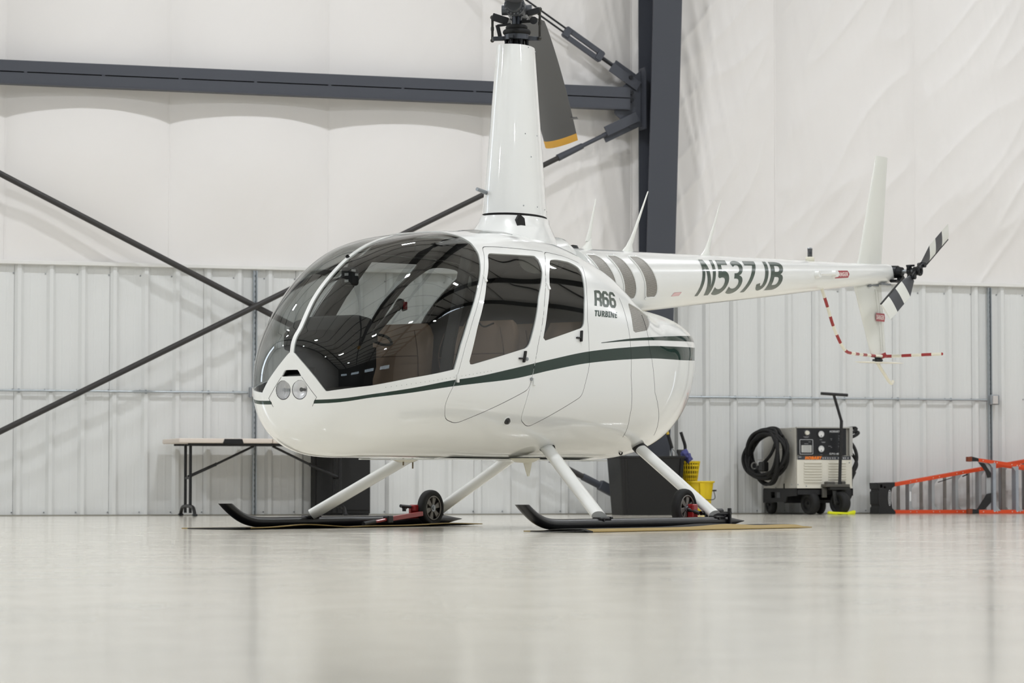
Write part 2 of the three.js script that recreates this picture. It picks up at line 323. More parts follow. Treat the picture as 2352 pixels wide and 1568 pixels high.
function surfaceMesh(nu, nv) {   // {P, N, I}: nodes spread evenly along each section
  const P = [], N = [], I = [], ths = [];
  for (let j = 0; j < nv; j++) { const t = j / nv * 2 * PI; ths.push(t - 0.18 * sin(4 * t)); }
  const row = i => { // the blunt ends are filled with rows that close on the centre line
    const k = i < 5 ? i / 5 : i > nu + 5 ? (nu + 10 - i) / 5 : 1, s = 0.0008 + 0.998 * clamp((i - 5) / nu);
    for (let j = 0; j < nv; j++) { const [x, y, p] = shellPoint(s, ths[j]); P.push(x, y, p * k); }
  };
  for (let i = 0; i <= nu + 10; i++) row(i);
  nu += 10;
  for (let i = 0; i < nu; i++) for (let j = 0; j < nv; j++) { const a = i * nv + j, b = i * nv + (j + 1) % nv; I.push(a, a + nv, b, b, a + nv, b + nv); }
  const g = new THREE.BufferGeometry(); g.setAttribute('position', new THREE.Float32BufferAttribute(P, 3)); g.setIndex(I); g.computeVertexNormals();
  const nn = g.attributes.normal.array; let s = 0; for (let i = 0; i < P.length; i += 3) s += nn[i + 1] * (P[i + 1] - 1) + nn[i + 2] * P[i + 2];
  const f = s < 0 ? -1 : 1; for (const x of nn) N.push(f * x);
  return { P, N, I };
}
function clip(m, f, segs) {   // cut a mesh where f changes sign: [part with f < 0, part with f >= 0]; segs gathers the cut
  const nV = m.P.length / 3, val = new Float64Array(nV);
  for (let i = 0; i < nV; i++) val[i] = f(m.P[3 * i], m.P[3 * i + 1], m.P[3 * i + 2]) || 1e-9;
  const P = m.P.slice(), N = m.N.slice(), In = [], Out = [], cut = new Map();
  const mid = (a, b) => {
    const k = a < b ? a * nV + b : b * nV + a; if (cut.has(k)) return cut.get(k);
    const t = val[a] / (val[a] - val[b]), o = P.length / 3;
    for (let c = 0; c < 3; c++) { P.push(m.P[3 * a + c] + t * (m.P[3 * b + c] - m.P[3 * a + c])); }
    for (let c = 0; c < 3; c++) { N.push(m.N[3 * a + c] + t * (m.N[3 * b + c] - m.N[3 * a + c])); }
    cut.set(k, o); return o;
  };
  for (let i = 0; i < m.I.length; i += 3) {
    const t = [m.I[i], m.I[i + 1], m.I[i + 2]], s = t.map(k => val[k] < 0);
    if (s[0] === s[1] && s[1] === s[2]) { (s[0] ? In : Out).push(...t); continue; }
    const k = s[0] === s[1] ? 2 : s[0] === s[2] ? 1 : 0, a = t[k], b = t[(k + 1) % 3], c = t[(k + 2) % 3], ab = mid(a, b), ac = mid(a, c);
    const [one, two] = s[k] ? [In, Out] : [Out, In];
    one.push(a, ab, ac); two.push(ab, b, c, ab, c, ac);
    if (segs) segs.push([ab, ac]);
  }
  const pack = I => { const at = new Map(), p = [], n = [], o = []; for (const i of I) { let k = at.get(i); if (k === undefined) { k = at.size; at.set(i, k); p.push(P[3 * i], P[3 * i + 1], P[3 * i + 2]); n.push(N[3 * i], N[3 * i + 1], N[3 * i + 2]); } o.push(k); } return { P: p, N: n, I: o }; };
  const rim = segs && segs.map(([i, j]) => [i, j].map(k => [P.slice(3 * k, 3 * k + 3), N.slice(3 * k, 3 * k + 3)]));
  return [pack(In), pack(Out), rim];
}
function geo(m, inset = 0, uvOf) {
  const g = new THREE.BufferGeometry(), P = m.P.map((x, i) => x - inset * m.N[i]);
  g.setAttribute('position', new THREE.Float32BufferAttribute(P, 3)); g.setAttribute('normal', new THREE.Float32BufferAttribute(m.N, 3));
  if (uvOf) { const u = []; for (let i = 0; i < m.P.length; i += 3) u.push(...uvOf(m.P[i], m.P[i + 1], m.P[i + 2])); g.setAttribute('uv', new THREE.Float32BufferAttribute(u, 2)); }
  g.setIndex(m.I); return g;
}
function rimGeo(rim, deep) {   // the thickness of a cut edge
  const P = [], I = [];
  for (const [[p, n], [q, l]] of rim) { const o = P.length / 3; P.push(...p, ...q, ...q.map((x, k) => x - deep * l[k]), ...p.map((x, k) => x - deep * n[k])); I.push(o, o + 1, o + 2, o, o + 2, o + 3); }
  const g = new THREE.BufferGeometry(); g.setAttribute('position', new THREE.Float32BufferAttribute(P, 3)); g.setIndex(I); const h = g.toNonIndexed(); h.computeVertexNormals(); return h;
}
function polyDistance(pts) {   // signed distance to a closed outline, negative inside
  return (x, y) => {
    let d = 1e9, inside = false;
    for (let i = 0, j = pts.length - 1; i < pts.length; j = i++) {
      const [ax, ay] = pts[i], [bx, by] = pts[j], ex = bx - ax, ey = by - ay, wx = x - ax, wy = y - ay, t = clamp((wx * ex + wy * ey) / (ex * ex + ey * ey));
      d = min(d, hypot(wx - ex * t, wy - ey * t));
      if ((ay > y) !== (by > y) && x < (bx - ax) * (y - ay) / (by - ay) + ax) inside = !inside;
    }
    return inside ? -d : d;
  };
}
function rounded(pts, n = 8) { const c = new THREE.CatmullRomCurve3(pts.map(([x, y]) => V(x, y, 0)), true, 'centripetal'); return c.getPoints(pts.length * n).slice(0, -1).map(p => [p.x, p.y]); }
function roundCorners(pts, r) {   // outline with arcs of about r at its corners
  const out = [], n = pts.length;
  pts.forEach((p, i) => {
    const a = pts[(i + n - 1) % n], b = pts[(i + 1) % n], u = [a[0] - p[0], a[1] - p[1]], v = [b[0] - p[0], b[1] - p[1]], lu = hypot(...u), lv = hypot(...v), q = min(r, lu * 0.45, lv * 0.45);
    const s = [p[0] + u[0] / lu * q, p[1] + u[1] / lu * q], e = [p[0] + v[0] / lv * q, p[1] + v[1] / lv * q];
    for (let k = 0; k <= 5; k++) { const t = k / 5, w = 1 - t; out.push([w * w * s[0] + 2 * w * t * p[0] + t * t * e[0], w * w * s[1] + 2 * w * t * p[1] + t * t * e[1]]); }
  });
  return out;
}
const phi = (a, p) => atan2(abs(p), -(a + 1.0));
const windshieldSide = polyDistance([[0.0, 1.085], [0.019, 1.071], [0.079, 0.999], [0.141, 0.919], [0.194, 0.839], [0.398, 0.874], [0.583, 0.923], [0.893, 0.985], [1.6, 1.13], [1.6, 2.5], [-0.8, 2.5], [-0.8, 1.085]]);
const postLine = [[-1.59, 0.80], [-1.522, 0.985], [-1.463, 1.132], [-1.379, 1.292], [-1.242, 1.488], [-1.136, 1.623], [-1.062, 1.727], [-1.034, 1.80], [-1.046, 1.842], [-1.09, 1.87], [-1.09, 2.3]];
const postDist = polyDistance([[-3, 0.80], ...postLine, [-3, 2.3]]);
const f_windshield = (a, y, p) => max(windshieldSide(phi(a, p), y) * 0.85, postDist(a, y), 0.014 - abs(p));
const OUT = {
  d1win: roundCorners([[-0.965, 1.737], [-0.41, 1.753], [-0.45, 1.66], [-0.607, 1.489], [-0.813, 1.145], [-1.405, 1.01], [-1.305, 1.255], [-1.133, 1.542]], 0.045),
  d2win: roundCorners([[-0.285, 1.736], [-0.166, 1.745], [-0.018, 1.737], [0.065, 1.70], [0.012, 1.624], [-0.115, 1.432], [-0.175, 1.30], [-0.668, 1.185], [-0.552, 1.411], [-0.409, 1.625]], 0.045),
  d1: roundCorners([[-0.965, 1.778], [-0.76, 1.79], [-0.264, 1.792], [-0.416, 1.667], [-0.554, 1.481], [-0.715, 1.168], [-0.785, 0.966], [-0.825, 0.88], [-1.42, 0.657], [-1.535, 0.685], [-1.575, 0.767], [-1.562, 0.822], [-1.514, 0.913], [-1.485, 0.98], [-1.425, 1.134], [-1.342, 1.292], [-1.209, 1.491], [-1.102, 1.626]], 0.04),
  d2: roundCorners([[-0.264, 1.792], [-0.043, 1.777], [0.132, 1.736], [0.076, 1.672], [-0.038, 1.52], [-0.121, 1.348], [-0.154, 1.139], [-0.158, 1.049], [-0.246, 0.851], [-0.75, 0.645], [-0.852, 0.69], [-0.854, 0.755], [-0.834, 0.834], [-0.785, 0.966], [-0.715, 1.168], [-0.554, 1.481], [-0.416, 1.667]], 0.04),
  vent: roundCorners([[0.50, 1.497], [0.86, 1.42], [0.65, 1.315], [0.425, 1.287]], 0.035),
};
const D = Object.fromEntries(Object.entries(OUT).map(([k, v]) => [k, polyDistance(v)]));
const sideOf = (d, s, grow = 0) => (a, y, p) => p * s > 0.05 ? d(a, y) - grow : 1;
const st = { x: [-2.36, -2.281, -2.096, -1.864, -1.533, -1.355, -0.993, -0.593, -0.158, 0.307, 0.702, 1.086, 1.47, 1.85], t: [0.787, 0.79, 0.823, 0.861, 0.919, 0.942, 1.004, 1.075, 1.142, 1.186, 1.212, 1.223, 1.233, 1.242], b: [0.764, 0.767, 0.802, 0.834, 0.881, 0.901, 0.940, 1.007, 1.068, 1.107, 1.127, 1.131, 1.143, 1.152] };
const stT = pchip(st.x, st.t), stB = pchip(st.x, st.b);
const upT = pchip([0.0, 0.376, 0.752, 1.113, 1.555, 1.85], [1.206, 1.247, 1.275, 1.297, 1.32, 1.335]), upB = pchip([0.0, 0.371, 0.729, 1.068, 1.467, 1.85], [1.203, 1.232, 1.251, 1.262, 1.273, 1.283]);
const houseEdge = (a, y, p) => 0.155 + (y - 0.765) * 0.62 - abs(p);   // the stripe breaks off either side of the lamp housing
const f_stripe = (a, y, p) => max(y - stT(a), stB(a) - y, a < -2 ? houseEdge(a, y, p) : -1);
const f_upper = (a, y, p) => a < -0.02 ? 1 : max(y - upT(a), upB(a) - y);
const f_intake = polyDistance(roundCorners([[-0.05, 0.972], [0.05, 0.972], [0.078, 0.933], [-0.078, 0.933]], 0.006));
const body = (() => {
  let m = surfaceMesh(330, 260); const parts = {}, rims = [];
  const take = (key, f, rimDeep = 0) => { const segs = []; const [a, b, rim] = clip(m, f, segs); parts[key] = a; m = b; if (rimDeep) parts[key + '_rim'] = rimGeo(rim, rimDeep); };
  for (const s of [1, -1]) {
    const S = s > 0 ? '_port' : '_star';
    take('windshield' + S, (a, y, p) => p * s > 0 ? f_windshield(a, y, p) : 1, 0.012);
    take('win1' + S, sideOf(D.d1win, s), 0.012); take('win2' + S, sideOf(D.d2win, s), 0.012);
    for (const k of ['d1', 'd2']) {
      take('gap', sideOf(D[k], s, 0.0016));
      const ring = parts.gap, segs = [], [inn, out, rim] = clip(ring, sideOf(D[k], s, -0.0016), segs);
      parts[k + S] = inn; parts[k + S + '_rim'] = rimGeo(rim, 0.02);
    }
    take('vent' + S, sideOf(D.vent, s), 0.015);
  }
  take('intake', (a, y, p) => a < -2 ? f_intake(p, y) : 1, 0.012);
  for (const q of [1, -1]) take('lamp' + q, (a, y, p) => a < -2 ? hypot(p - q * 0.0645, y - 0.853) - 0.0575 : 1, 0.02);
  take('skylight', (a, y, p) => y > 1.8 ? polyDistance(roundCorners([[-0.80, -0.26], [-0.33, -0.26], [-0.33, 0.26], [-0.80, 0.26]], 0.06))(a, p) : 1, 0.008);
  for (const k of ['d1_port', 'd2_port', 'd1_star', 'd2_star']) { const [a, b] = clip(parts[k], f_stripe); parts[k + '_stripe'] = a; parts[k] = b; }
  { const [a, b] = clip(m, f_stripe); parts.stripe = a; m = b; }
  // fine seams between the cowling panels
  const seam = (line, s) => { const d = (a, y) => { let q = 1e9; for (let i = 0; i < line.length - 1; i++) { const [ax, ay] = line[i], [bx, by] = line[i + 1], ex = bx - ax, ey = by - ay, t = clamp(((a - ax) * ex + (y - ay) * ey) / (ex * ex + ey * ey)); q = min(q, hypot(a - ax - ex * t, y - ay - ey * t)); } return q; }; return d; };
  parts.seams = [];
  for (const line of [[[0.66, 1.42], [0.61, 1.2], [0.647, 0.9], [0.86, 0.62]], [[0.40, 1.52], [0.37, 1.285], [0.33, 1.0], [0.36, 0.732], [0.42, 0.6]]]) for (const s of [1, -1]) {
    const pts = [];
    for (let k = 0; k <= 60; k++) { const t = k / 60 * (line.length - 1), i = min(line.length - 2, Math.floor(t)), w = t - i; pts.push([line[i][0] + (line[i + 1][0] - line[i][0]) * w, line[i][1] + (line[i + 1][1] - line[i][1]) * w]); }
    parts.seams.push([pts, s]);
  }
  parts.shell = m; return parts;
})();
function onSide(a, y, s = 1, out = 0) {   // the point of the side surface at (a, y)
  const sN = Math.acos(1 - 2 * (a - F.a0) / (F.aE - F.a0)) / PI; let lo = -PI / 2, hi = PI / 2;
  for (let k = 0; k < 40; k++) { const md = (lo + hi) / 2; shellPoint(sN, md)[1] < y ? lo = md : hi = md; }
  const P = q => V(...shellPoint(sN + q[0], (lo + hi) / 2 + q[1])), e = 1e-3;
  const p = P([0, 0]), n = new THREE.Vector3().crossVectors(P([e, 0]).sub(p), P([0, e]).sub(p)).normalize(); if (n.z < 0) n.negate();
  p.addScaledVector(n, out); return { p: V(p.x, p.y, p.z * s), n: V(n.x, n.y, n.z * s) };
}
const place = (g, { p, n }, up = V(0, 1, 0), spin = 0) => {   // set a part's z axis along the surface normal
  const x = new THREE.Vector3().crossVectors(up, n).normalize(), y = new THREE.Vector3().crossVectors(n, x);
  return g.rotateZ(spin).applyMatrix4(new THREE.Matrix4().makeBasis(x, y, n).setPosition(p));
};
const shell = obj('fuselage', [geo(body.shell), ...Object.entries(body).filter(([k]) => /^(windshield|vent)_(port|star)_rim|intake_rim|lamp-?1_rim|skylight_rim/.test(k)).map(e => e[1])], M.paint, heli);
obj('stripe', geo(body.stripe), M.green, shell, 'dark green stripe running from nose to tail');
for (const [pts, s] of body.seams) obj('panel_seam', tube(pts.map(([a, y]) => onSide(a, y, s, -0.0004).p.toArray()), 0.0016, 60, 5), M.dark, shell);
for (const S of ['port', 'star']) {
  obj('windshield', geo(body['windshield_' + S], 0.004), M.glass, heli);
  for (const k of ['1', '2']) {
    const d = obj('door', [geo(body['d' + k + '_' + S]), body['d' + k + '_' + S + '_rim'], body['win' + k + '_' + S + '_rim']], M.paint, heli);
    obj('window', geo(body['win' + k + '_' + S], 0.005), M.glass, d);
    obj('stripe', geo(body['d' + k + '_' + S + '_stripe']), M.green, d);
    const s = S === 'port' ? 1 : -1;
    const hp = k === '1' ? [-0.872, 1.083] : [-0.235, 1.237];
    obj('handle', [place(rbox(0.012, 0.075, 0.02, 0, 0, 0.008, 0.004), onSide(...hp, s), V(0, 1, 0), -0.3), place(rbox(0.05, 0.01, 0.012, -0.03, -0.012, 0.006, 0.003), onSide(...hp, s))], M.dark, d);
    const lk = k === '1' ? [-0.842, 1.07] : [-0.80, 0.945];
    obj('lock', place(new THREE.CylinderGeometry(0.011, 0.011, 0.014, 14).rotateX(PI / 2), onSide(...lk, s)), M.steel, d);
    for (const h of k === '1' ? [[-1.138, 1.562], [-1.498, 0.93]] : [[-0.48, 1.548], [-0.775, 0.93]]) obj('hinge', place(rbox(0.02, 0.05, 0.014, 0, 0, 0.004, 0.004), onSide(...h, s)), M.paint, d);
  }
}
M.lampsilver = mat('#f8f9fa', 0.5, 0.9);
M.clear = mat('#ffffff', 0, 0, { transmission: 1, thickness: 0, ior: 1.5 });
M.finpaint = mat('#e6e7e0', 0.35, 0, { clearcoat: 0.7, clearcoatRoughness: 0.08 });
{
  // ---- cabin lining, floor and furniture
  const lining = ['shell', 'd1_port', 'd2_port', 'd1_star', 'd2_star', 'd1_port_stripe', 'd2_port_stripe', 'd1_star_stripe', 'd2_star_stripe', 'stripe'].map(k => geo(body[k], 0.022));
  obj('cabin_lining', lining, M.lining, heli, 'dark grey cabin lining');
  obj('skylight', geo(body.skylight, 0.003), M.glass, heli, 'tinted window in the cabin roof');
  obj('cabin_floor', [rbox(1.25, 0.03, 0.94, -0.48, 0.60, 0), rbox(0.75, 0.03, 0.70, -1.42, 0.61, 0), rbox(0.2, 0.03, 0.4, -1.86, 0.68, 0)], mat('#2a2827', 0.9), heli);
  const seat = (z, x, w, name) => {
    const s = new THREE.Group(); s.name = name; heli.add(s); s.position.set(x, 0.575, z);
    const back = []; for (let i = 0; i <= 6; i++) { const t = i / 6, y = 0.30 + 0.44 * t, th = 0.115 - 0.05 * t * t, hw = w / 2 * (1 - 0.10 * t * t) * (i === 6 ? 0.88 : 1), q = 0.10 + 0.10 * t; const r = []; for (let k = 0; k < 20; k++) { const f = k / 20 * 2 * PI, c = cos(f), d = sin(f); r.push([q + th / 2 * sign(c) * pow(abs(c), 0.6), y - (i === 6 ? 0.012 : 0), hw * sign(d) * pow(abs(d), 0.35)]); } back.push(r); }
    { const r = back[6].map(([x, y, z]) => [0.19 + (x - 0.2) * 0.5, y + 0.022, z * 0.93]); back.push(r); }
    obj('backrest', loft(back), M.leather, s);
    obj('seat_cushion', rbox(0.50, 0.13, w, -0.13, 0.265, 0, 0.045), M.leather, s);
    obj('seat_base', rbox(0.42, 0.18, w * 0.7, -0.10, 0.12, 0, 0.01), mat('#3a342f', 0.8), s);
    obj('stitching', [tube([[0.075, 0.40, -w * 0.40], [0.055, 0.56, -w * 0.42], [0.075, 0.70, -w * 0.34]], 0.004, 16, 5), tube([[0.075, 0.40, w * 0.40], [0.055, 0.56, w * 0.42], [0.075, 0.70, w * 0.34]], 0.004, 16, 5), tube([[0.052, 0.535, -w * 0.43], [0.048, 0.535, 0], [0.052, 0.535, w * 0.43]], 0.004, 16, 5)], mat('#6d5847', 0.6), s);
    return s;
  };
  seat(0.34, -0.93, 0.50, 'front_seat'); seat(-0.34, -0.93, 0.50, 'front_seat');
  for (const z of [-0.40, 0, 0.40]) { const s = seat(z, -0.12, 0.40, 'rear_seat'); s.position.y = 0.60; }
  obj('rear_bulkhead', loft([0.16, 0.19].map(a => { const r = []; for (let k = 0; k < 40; k++) { const f = k / 40 * 2 * PI, c = cos(f), d = sin(f); r.push([a + 0.25 * max(0, d), 1.2 + 0.60 * sign(d) * pow(abs(d), 0.8), 0.64 * (1 - 0.2 * max(0, d)) * sign(c) * pow(abs(c), 0.7)]); } return r; })), mat('#5a5856', 0.8), heli);
  for (const q of [-1, 1]) obj('door_post', loft([[-1.56, 0.86, 0.60], [-1.47, 1.12, 0.575], [-1.26, 1.46, 0.50], [-1.07, 1.72, 0.42], [-0.97, 1.80, 0.30]].map(([a, y, p]) => { const l = q < 0 ? 0.075 : 0.03; return [[a - l, y, q * (p + 0.03)], [a + l, y + 0.02, q * (p + 0.02)], [a + l, y + 0.02, q * (p - 0.035)], [a - l, y, q * (p - 0.035)]]; })), M.lining, heli);
  obj('overhead_console', rbox(0.42, 0.10, 0.20, -0.78, 1.80, 0.02, 0.03), mat('#1e1d1d', 0.8), heli);
  // instrument console with its glare shield
  const cons = new THREE.Group(); cons.name = 'instrument_console'; heli.add(cons);
  obj('glare_shield', loft([[-2.02, 1.10, 1.225], [-1.90, 1.08, 1.30], [-1.78, 1.08, 1.325], [-1.70, 1.10, 1.315]].map(([x, lo, hi], i) => { const r = [], hw = [0.20, 0.23, 0.24, 0.24][i]; for (let k = 0; k < 28; k++) { const f = k / 28 * 2 * PI, c = cos(f), d = sin(f); r.push([x, (lo + hi) / 2 + (hi - lo) / 2 * sign(d) * pow(abs(d), 0.28), -0.085 + hw * sign(c) * pow(abs(c), 0.28)]); } return r; })), mat('#121213', 0.7), cons);
  obj('panel_face', rbox(0.03, 0.40, 0.46, -1.70, 1.10, -0.085, 0.02), mat('#0d0d0e', 0.6), cons);
  obj('pedestal', loft([[0.60, 0.16, 0.20], [0.80, 0.17, 0.20], [1.0, 0.2, 0.26], [1.12, 0.2, 0.26]].map(([y, l, hw]) => [[-1.86 - l / 2, y, -hw - 0.03], [-1.86 + l / 2, y, -hw - 0.03], [-1.86 + l / 2, y, hw - 0.03], [-1.86 - l / 2, y, hw - 0.03]])), mat('#0f0f10', 0.65), cons);
  for (let k = 0; k < 6; k++) obj('vent_slot', bbox(0.10, 0.006, 0.004, -1.85, 1.22 - k * 0.022, 0.152), M.black, cons);
  for (const [y, z, r] of [[1.2, 0.06, 0.035], [1.2, -0.06, 0.035], [1.2, -0.18, 0.035], [1.08, 0.06, 0.04], [1.08, -0.10, 0.05]]) obj('gauge', at(new THREE.CylinderGeometry(r, r, 0.012, 20), -1.68, y, z, 0, 0, PI / 2), M.black, cons);
  const comp = new THREE.Group(); comp.name = 'compass'; heli.add(comp);
  obj('compass_case', rbox(0.09, 0.115, 0.085, -1.73, 1.565, 0, 0.02), M.satin, comp);
  obj('compass_card', [bbox(0.04, 0.014, 0.002, -1.75, 1.60, 0.044), bbox(0.03, 0.014, 0.002, -1.72, 1.575, 0.044), bbox(0.002, 0.016, 0.03, -1.777, 1.575, 0.01), bbox(0.002, 0.016, 0.03, -1.777, 1.535, 0.01)], mat('#cfcfcf', 0.6), comp);
  obj('mount', [tube([[-1.74, 1.62, 0], [-1.72, 1.66, 0], [-1.76, 1.69, 0]], 0.012, 10, 6), tube([[-1.77, 1.56, 0], [-1.9, 1.52, -0.03], [-2.0, 1.42, -0.05]], 0.008, 16, 6)], M.black, comp);
  const cyc = new THREE.Group(); cyc.name = 'cyclic_stick'; heli.add(cyc);
  obj('post', rod([-1.53, 0.60, 0], [-1.53, 1.18, 0], 0.019), M.satin, cyc);
  obj('pivot', [rbox(0.09, 0.05, 0.06, -1.53, 1.19, 0, 0.01), tube([[-1.55, 1.18, 0.02], [-1.5, 1.15, 0.09], [-1.44, 1.16, 0.1], [-1.43, 1.20, 0.06], [-1.5, 1.22, 0.02]], 0.009, 24, 6)], M.black, cyc);
  obj('t_bar', rod([-1.52, 1.20, 0.0], [-0.98, 1.43, -0.20], 0.021, 0.019), M.satin, cyc);
  obj('grip', [rod([-1.01, 1.415, -0.19], [-0.95, 1.455, -0.21], 0.026), rod([-0.955, 1.465, -0.20], [-0.93, 1.40, -0.19], 0.018)], M.black, cyc);
  obj('trigger', rbox(0.03, 0.05, 0.016, -0.945, 1.43, -0.175, 0.004), M.red, cyc, 'red push button on the grip');
  // headset hung by the port door post
  const hs = new THREE.Group(); hs.name = 'headset'; heli.add(hs);
  obj('ear_cup', at(new THREE.TorusGeometry(0.045, 0.02, 10, 24), -0.95, 1.56, 0.36, 0, 1.0), M.dark, hs); obj('ear_pad', at(new THREE.SphereGeometry(0.04, 16, 12), -0.95, 1.56, 0.36), mat('#8b8d88', 0.7), hs);
  obj('cable', tube([[-0.95, 1.52, 0.37], [-0.96, 1.4, 0.38], [-0.92, 1.28, 0.42], [-0.88, 1.3, 0.48]], 0.006, 24, 6), M.black, hs);
  // ---- nose lamp housing
  obj('air_intake', [bbox(0.012, 0.07, 0.2, -2.19, 0.95, 0), bbox(0.10, 0.004, 0.2, -2.235, 0.982, 0), bbox(0.10, 0.07, 0.004, -2.235, 0.95, 0.088), bbox(0.10, 0.07, 0.004, -2.235, 0.95, -0.088)], [M.black][0], heli, 'black fresh air slot above the landing lights');
  obj('intake_lip', prism([[-2.285, 0.93], [-2.19, 0.955], [-2.19, 0.945], [-2.28, 0.915]], 0.17), M.paint, heli);
  for (const q of [1, -1]) {
    const l = new THREE.Group(); l.name = 'landing_light'; heli.add(l); l.position.set(-2.290 + 0.003, 0.853, q * 0.0645); l.rotation.y = -PI / 2 + (q > 0 ? 0.03 : -0.03);
    obj('bezel', new THREE.TorusGeometry(0.0575, 0.0022, 10, 48), M.blackmetal, l);
    obj('reflector', lathe([[0.002, -0.05], [0.018, -0.047], [0.035, -0.036], [0.048, -0.018], [0.056, 0.0]].map(([r, y]) => [r, y]), 48).rotateX(PI / 2), M.lampsilver, l);
    obj('bulb', [rod([0, 0, -0.05], [0, 0, -0.015], 0.009), rod([0, 0, -0.016], [0, 0, -0.012], 0.013)], q > 0 ? M.satin : M.steel, l);
    const ribs = []; if (q < 0) for (let k = -4; k <= 4; k++) ribs.push(rod([k * 0.011, -sqrt(0.0029 - (k * 0.011) ** 2), 0.002], [k * 0.011, sqrt(0.0029 - (k * 0.011) ** 2), 0.002], 0.0035, 0.0035, 8));
    if (ribs.length) obj('fluted_lens', ribs, mat('#ffffff', 0.02, 0, { transmission: 1, thickness: 0.004, ior: 1.5 }), l);
    obj('lens', at(new THREE.CylinderGeometry(0.056, 0.056, 0.002, 40), 0, 0, 0.003, PI / 2), M.clear, l);
  }
  for (const q of [1, -1]) { const pts = [], L = [[0.079, 0.93], [0.186, 0.805], [0.152, 0.752]]; for (let k = 0; k <= 40; k++) { const t = k / 20, i = min(1, Math.floor(t)), w = t - i, p = lerp2(L[i][0], L[i + 1][0], w), y = lerp2(L[i][1], L[i + 1][1], w); pts.push([onNose(p, y), y, p * q]); } obj('housing_seam', tube(pts, 0.0012, 80, 5), M.dark, heli); }
  // rivets along the windshield sill
  { const r = []; for (let k = 0; k < 26; k++) { const a = -2.02 + k * 0.033, s = onSide(a, 0.865 + (a + 2.02) * 0.145, 1, 0.0003); r.push(place(new THREE.SphereGeometry(0.0028, 6, 4), s)); } obj('rivet', r, mat('#b9b9b6', 0.4), heli).userData.kind = 'stuff'; }
  // position lamp low on the port side, vents
  const pl = onSide(-0.978, 0.682);
  obj('side_lamp', [place(lathe([[0, 0.02], [0.016, 0.018], [0.022, 0.008], [0.022, 0]], 20).rotateX(PI / 2), pl)], mat('#3b3b3b', 0.15, 0.4), heli);
  obj('side_lamp_ring', place(new THREE.TorusGeometry(0.025, 0.005, 8, 24), pl), M.paint, heli);
  const mesh = (() => { const c = document.createElement('canvas'); c.width = c.height = 64; const x = c.getContext('2d'); x.fillStyle = '#b4b0a8'; x.fillRect(0, 0, 64, 64); x.fillStyle = '#2b2925'; for (const [i, j] of [[0, 0], [32, 0], [16, 32], [48, 32]]) { x.beginPath(); x.ellipse(i + 16, j + 16, 12, 11, 0, 0, 7); x.fill(); if (i === 48) { x.beginPath(); x.ellipse(0, j + 16, 12, 11, 0, 0, 7); x.fill(); } } const t = new THREE.CanvasTexture(c); t.colorSpace = THREE.SRGBColorSpace; t.wrapS = t.wrapT = THREE.RepeatWrapping; t.repeat.set(90, 90); return t; })();
  M.grille = mat('#ffffff', 0.5, 0.3, { map: mesh });
  for (const S of ['port', 'star']) obj('cowl_vent', geo(body['vent_' + S], 0.008, (a, y) => [a, y]), M.grille, heli, 'grey wire mesh vent in the engine cowl');
  // ---- lettering, drawn on clear film that follows the surface
  const sheet = (w, h, draw) => { const c = document.createElement('canvas'); c.width = w; c.height = h; const x = c.getContext('2d'); draw(x, w, h); const t = new THREE.CanvasTexture(c); t.colorSpace = THREE.SRGBColorSpace; return t; };
  const film = map => mat('#ffffff', 0.3, 0, { map, transparent: true, clearcoat: 1, clearcoatRoughness: 0.03 });
  M.film = film; M.sheet = sheet;
  const decal = (fn, nu, nv) => { const P = [], U = [], I = []; for (let j = 0; j <= nv; j++) for (let i = 0; i <= nu; i++) { P.push(...fn(i / nu, j / nv)); U.push(i / nu, j / nv); } for (let j = 0; j < nv; j++) for (let i = 0; i < nu; i++) { const k = j * (nu + 1) + i; I.push(k, k + 1, k + nu + 2, k, k + nu + 2, k + nu + 1); } const g = new THREE.BufferGeometry(); g.setAttribute('position', new THREE.Float32BufferAttribute(P, 3)); g.setAttribute('uv', new THREE.Float32BufferAttribute(U, 2)); g.setIndex(I); g.computeVertexNormals(); return g; };
  // blocky squared letters built from strokes, each in a unit box
  const GLYPH = { R: [[[0, 0], [0, 1]], [[0, 0.06], [0.72, 0.06], 'r', [0.92, 0.2], [0.92, 0.42], 'r', [0.72, 0.55], [0, 0.55]], [[0.5, 0.55], [0.78, 0.6], [0.9, 0.75], [0.92, 1]]], 6: [[[0.9, 0.24], [0.9, 0.18], [0.72, 0.06], [0.25, 0.06], [0.06, 0.2], [0.06, 0.8], [0.25, 0.94], [0.72, 0.94], [0.9, 0.8], [0.9, 0.6], [0.72, 0.46], [0.06, 0.46]]] };
  const squared = (x, pts, X, Y, W, H, lw) => { x.lineWidth = lw; x.lineJoin = 'round'; x.lineCap = 'butt'; x.beginPath(); pts.filter(p => p !== 'r').forEach(([u, v], i) => i ? x.lineTo(X + u * W, Y + v * H) : x.moveTo(X + u * W, Y + v * H)); x.stroke(); };
  const model = sheet(512, 512, (x, w, h) => {
    x.clearRect(0, 0, w, h); x.strokeStyle = x.fillStyle = '#08301f';
    [['R', 26], ['6', 182], ['6', 342]].forEach(([g, X]) => { for (const s of GLYPH[g]) squared(x, s, X, 32, 122, 262, 48); });
    x.font = 'bold 118px sans-serif'; x.save(); x.translate(12, 470); x.scale(478 / x.measureText('TURBINE').width, 1.15); x.fillText('TURBINE', 0, 0); x.lineWidth = 5; x.strokeText('TURBINE', 0, 0); x.restore();
  });
  obj('lettering', decal((u, v) => onSide(lerp2(0.02, 0.325, u) + (v - 0.5) * 0.13, lerp2(1.362, 1.565, v) - u * 0.0, 1, 0.0012).p.toArray(), 24, 16), film(model), heli, 'green R66 TURBINE lettering on the engine cowl');
}
function lerp2(a, b, t) { return a + (b - a) * t; }
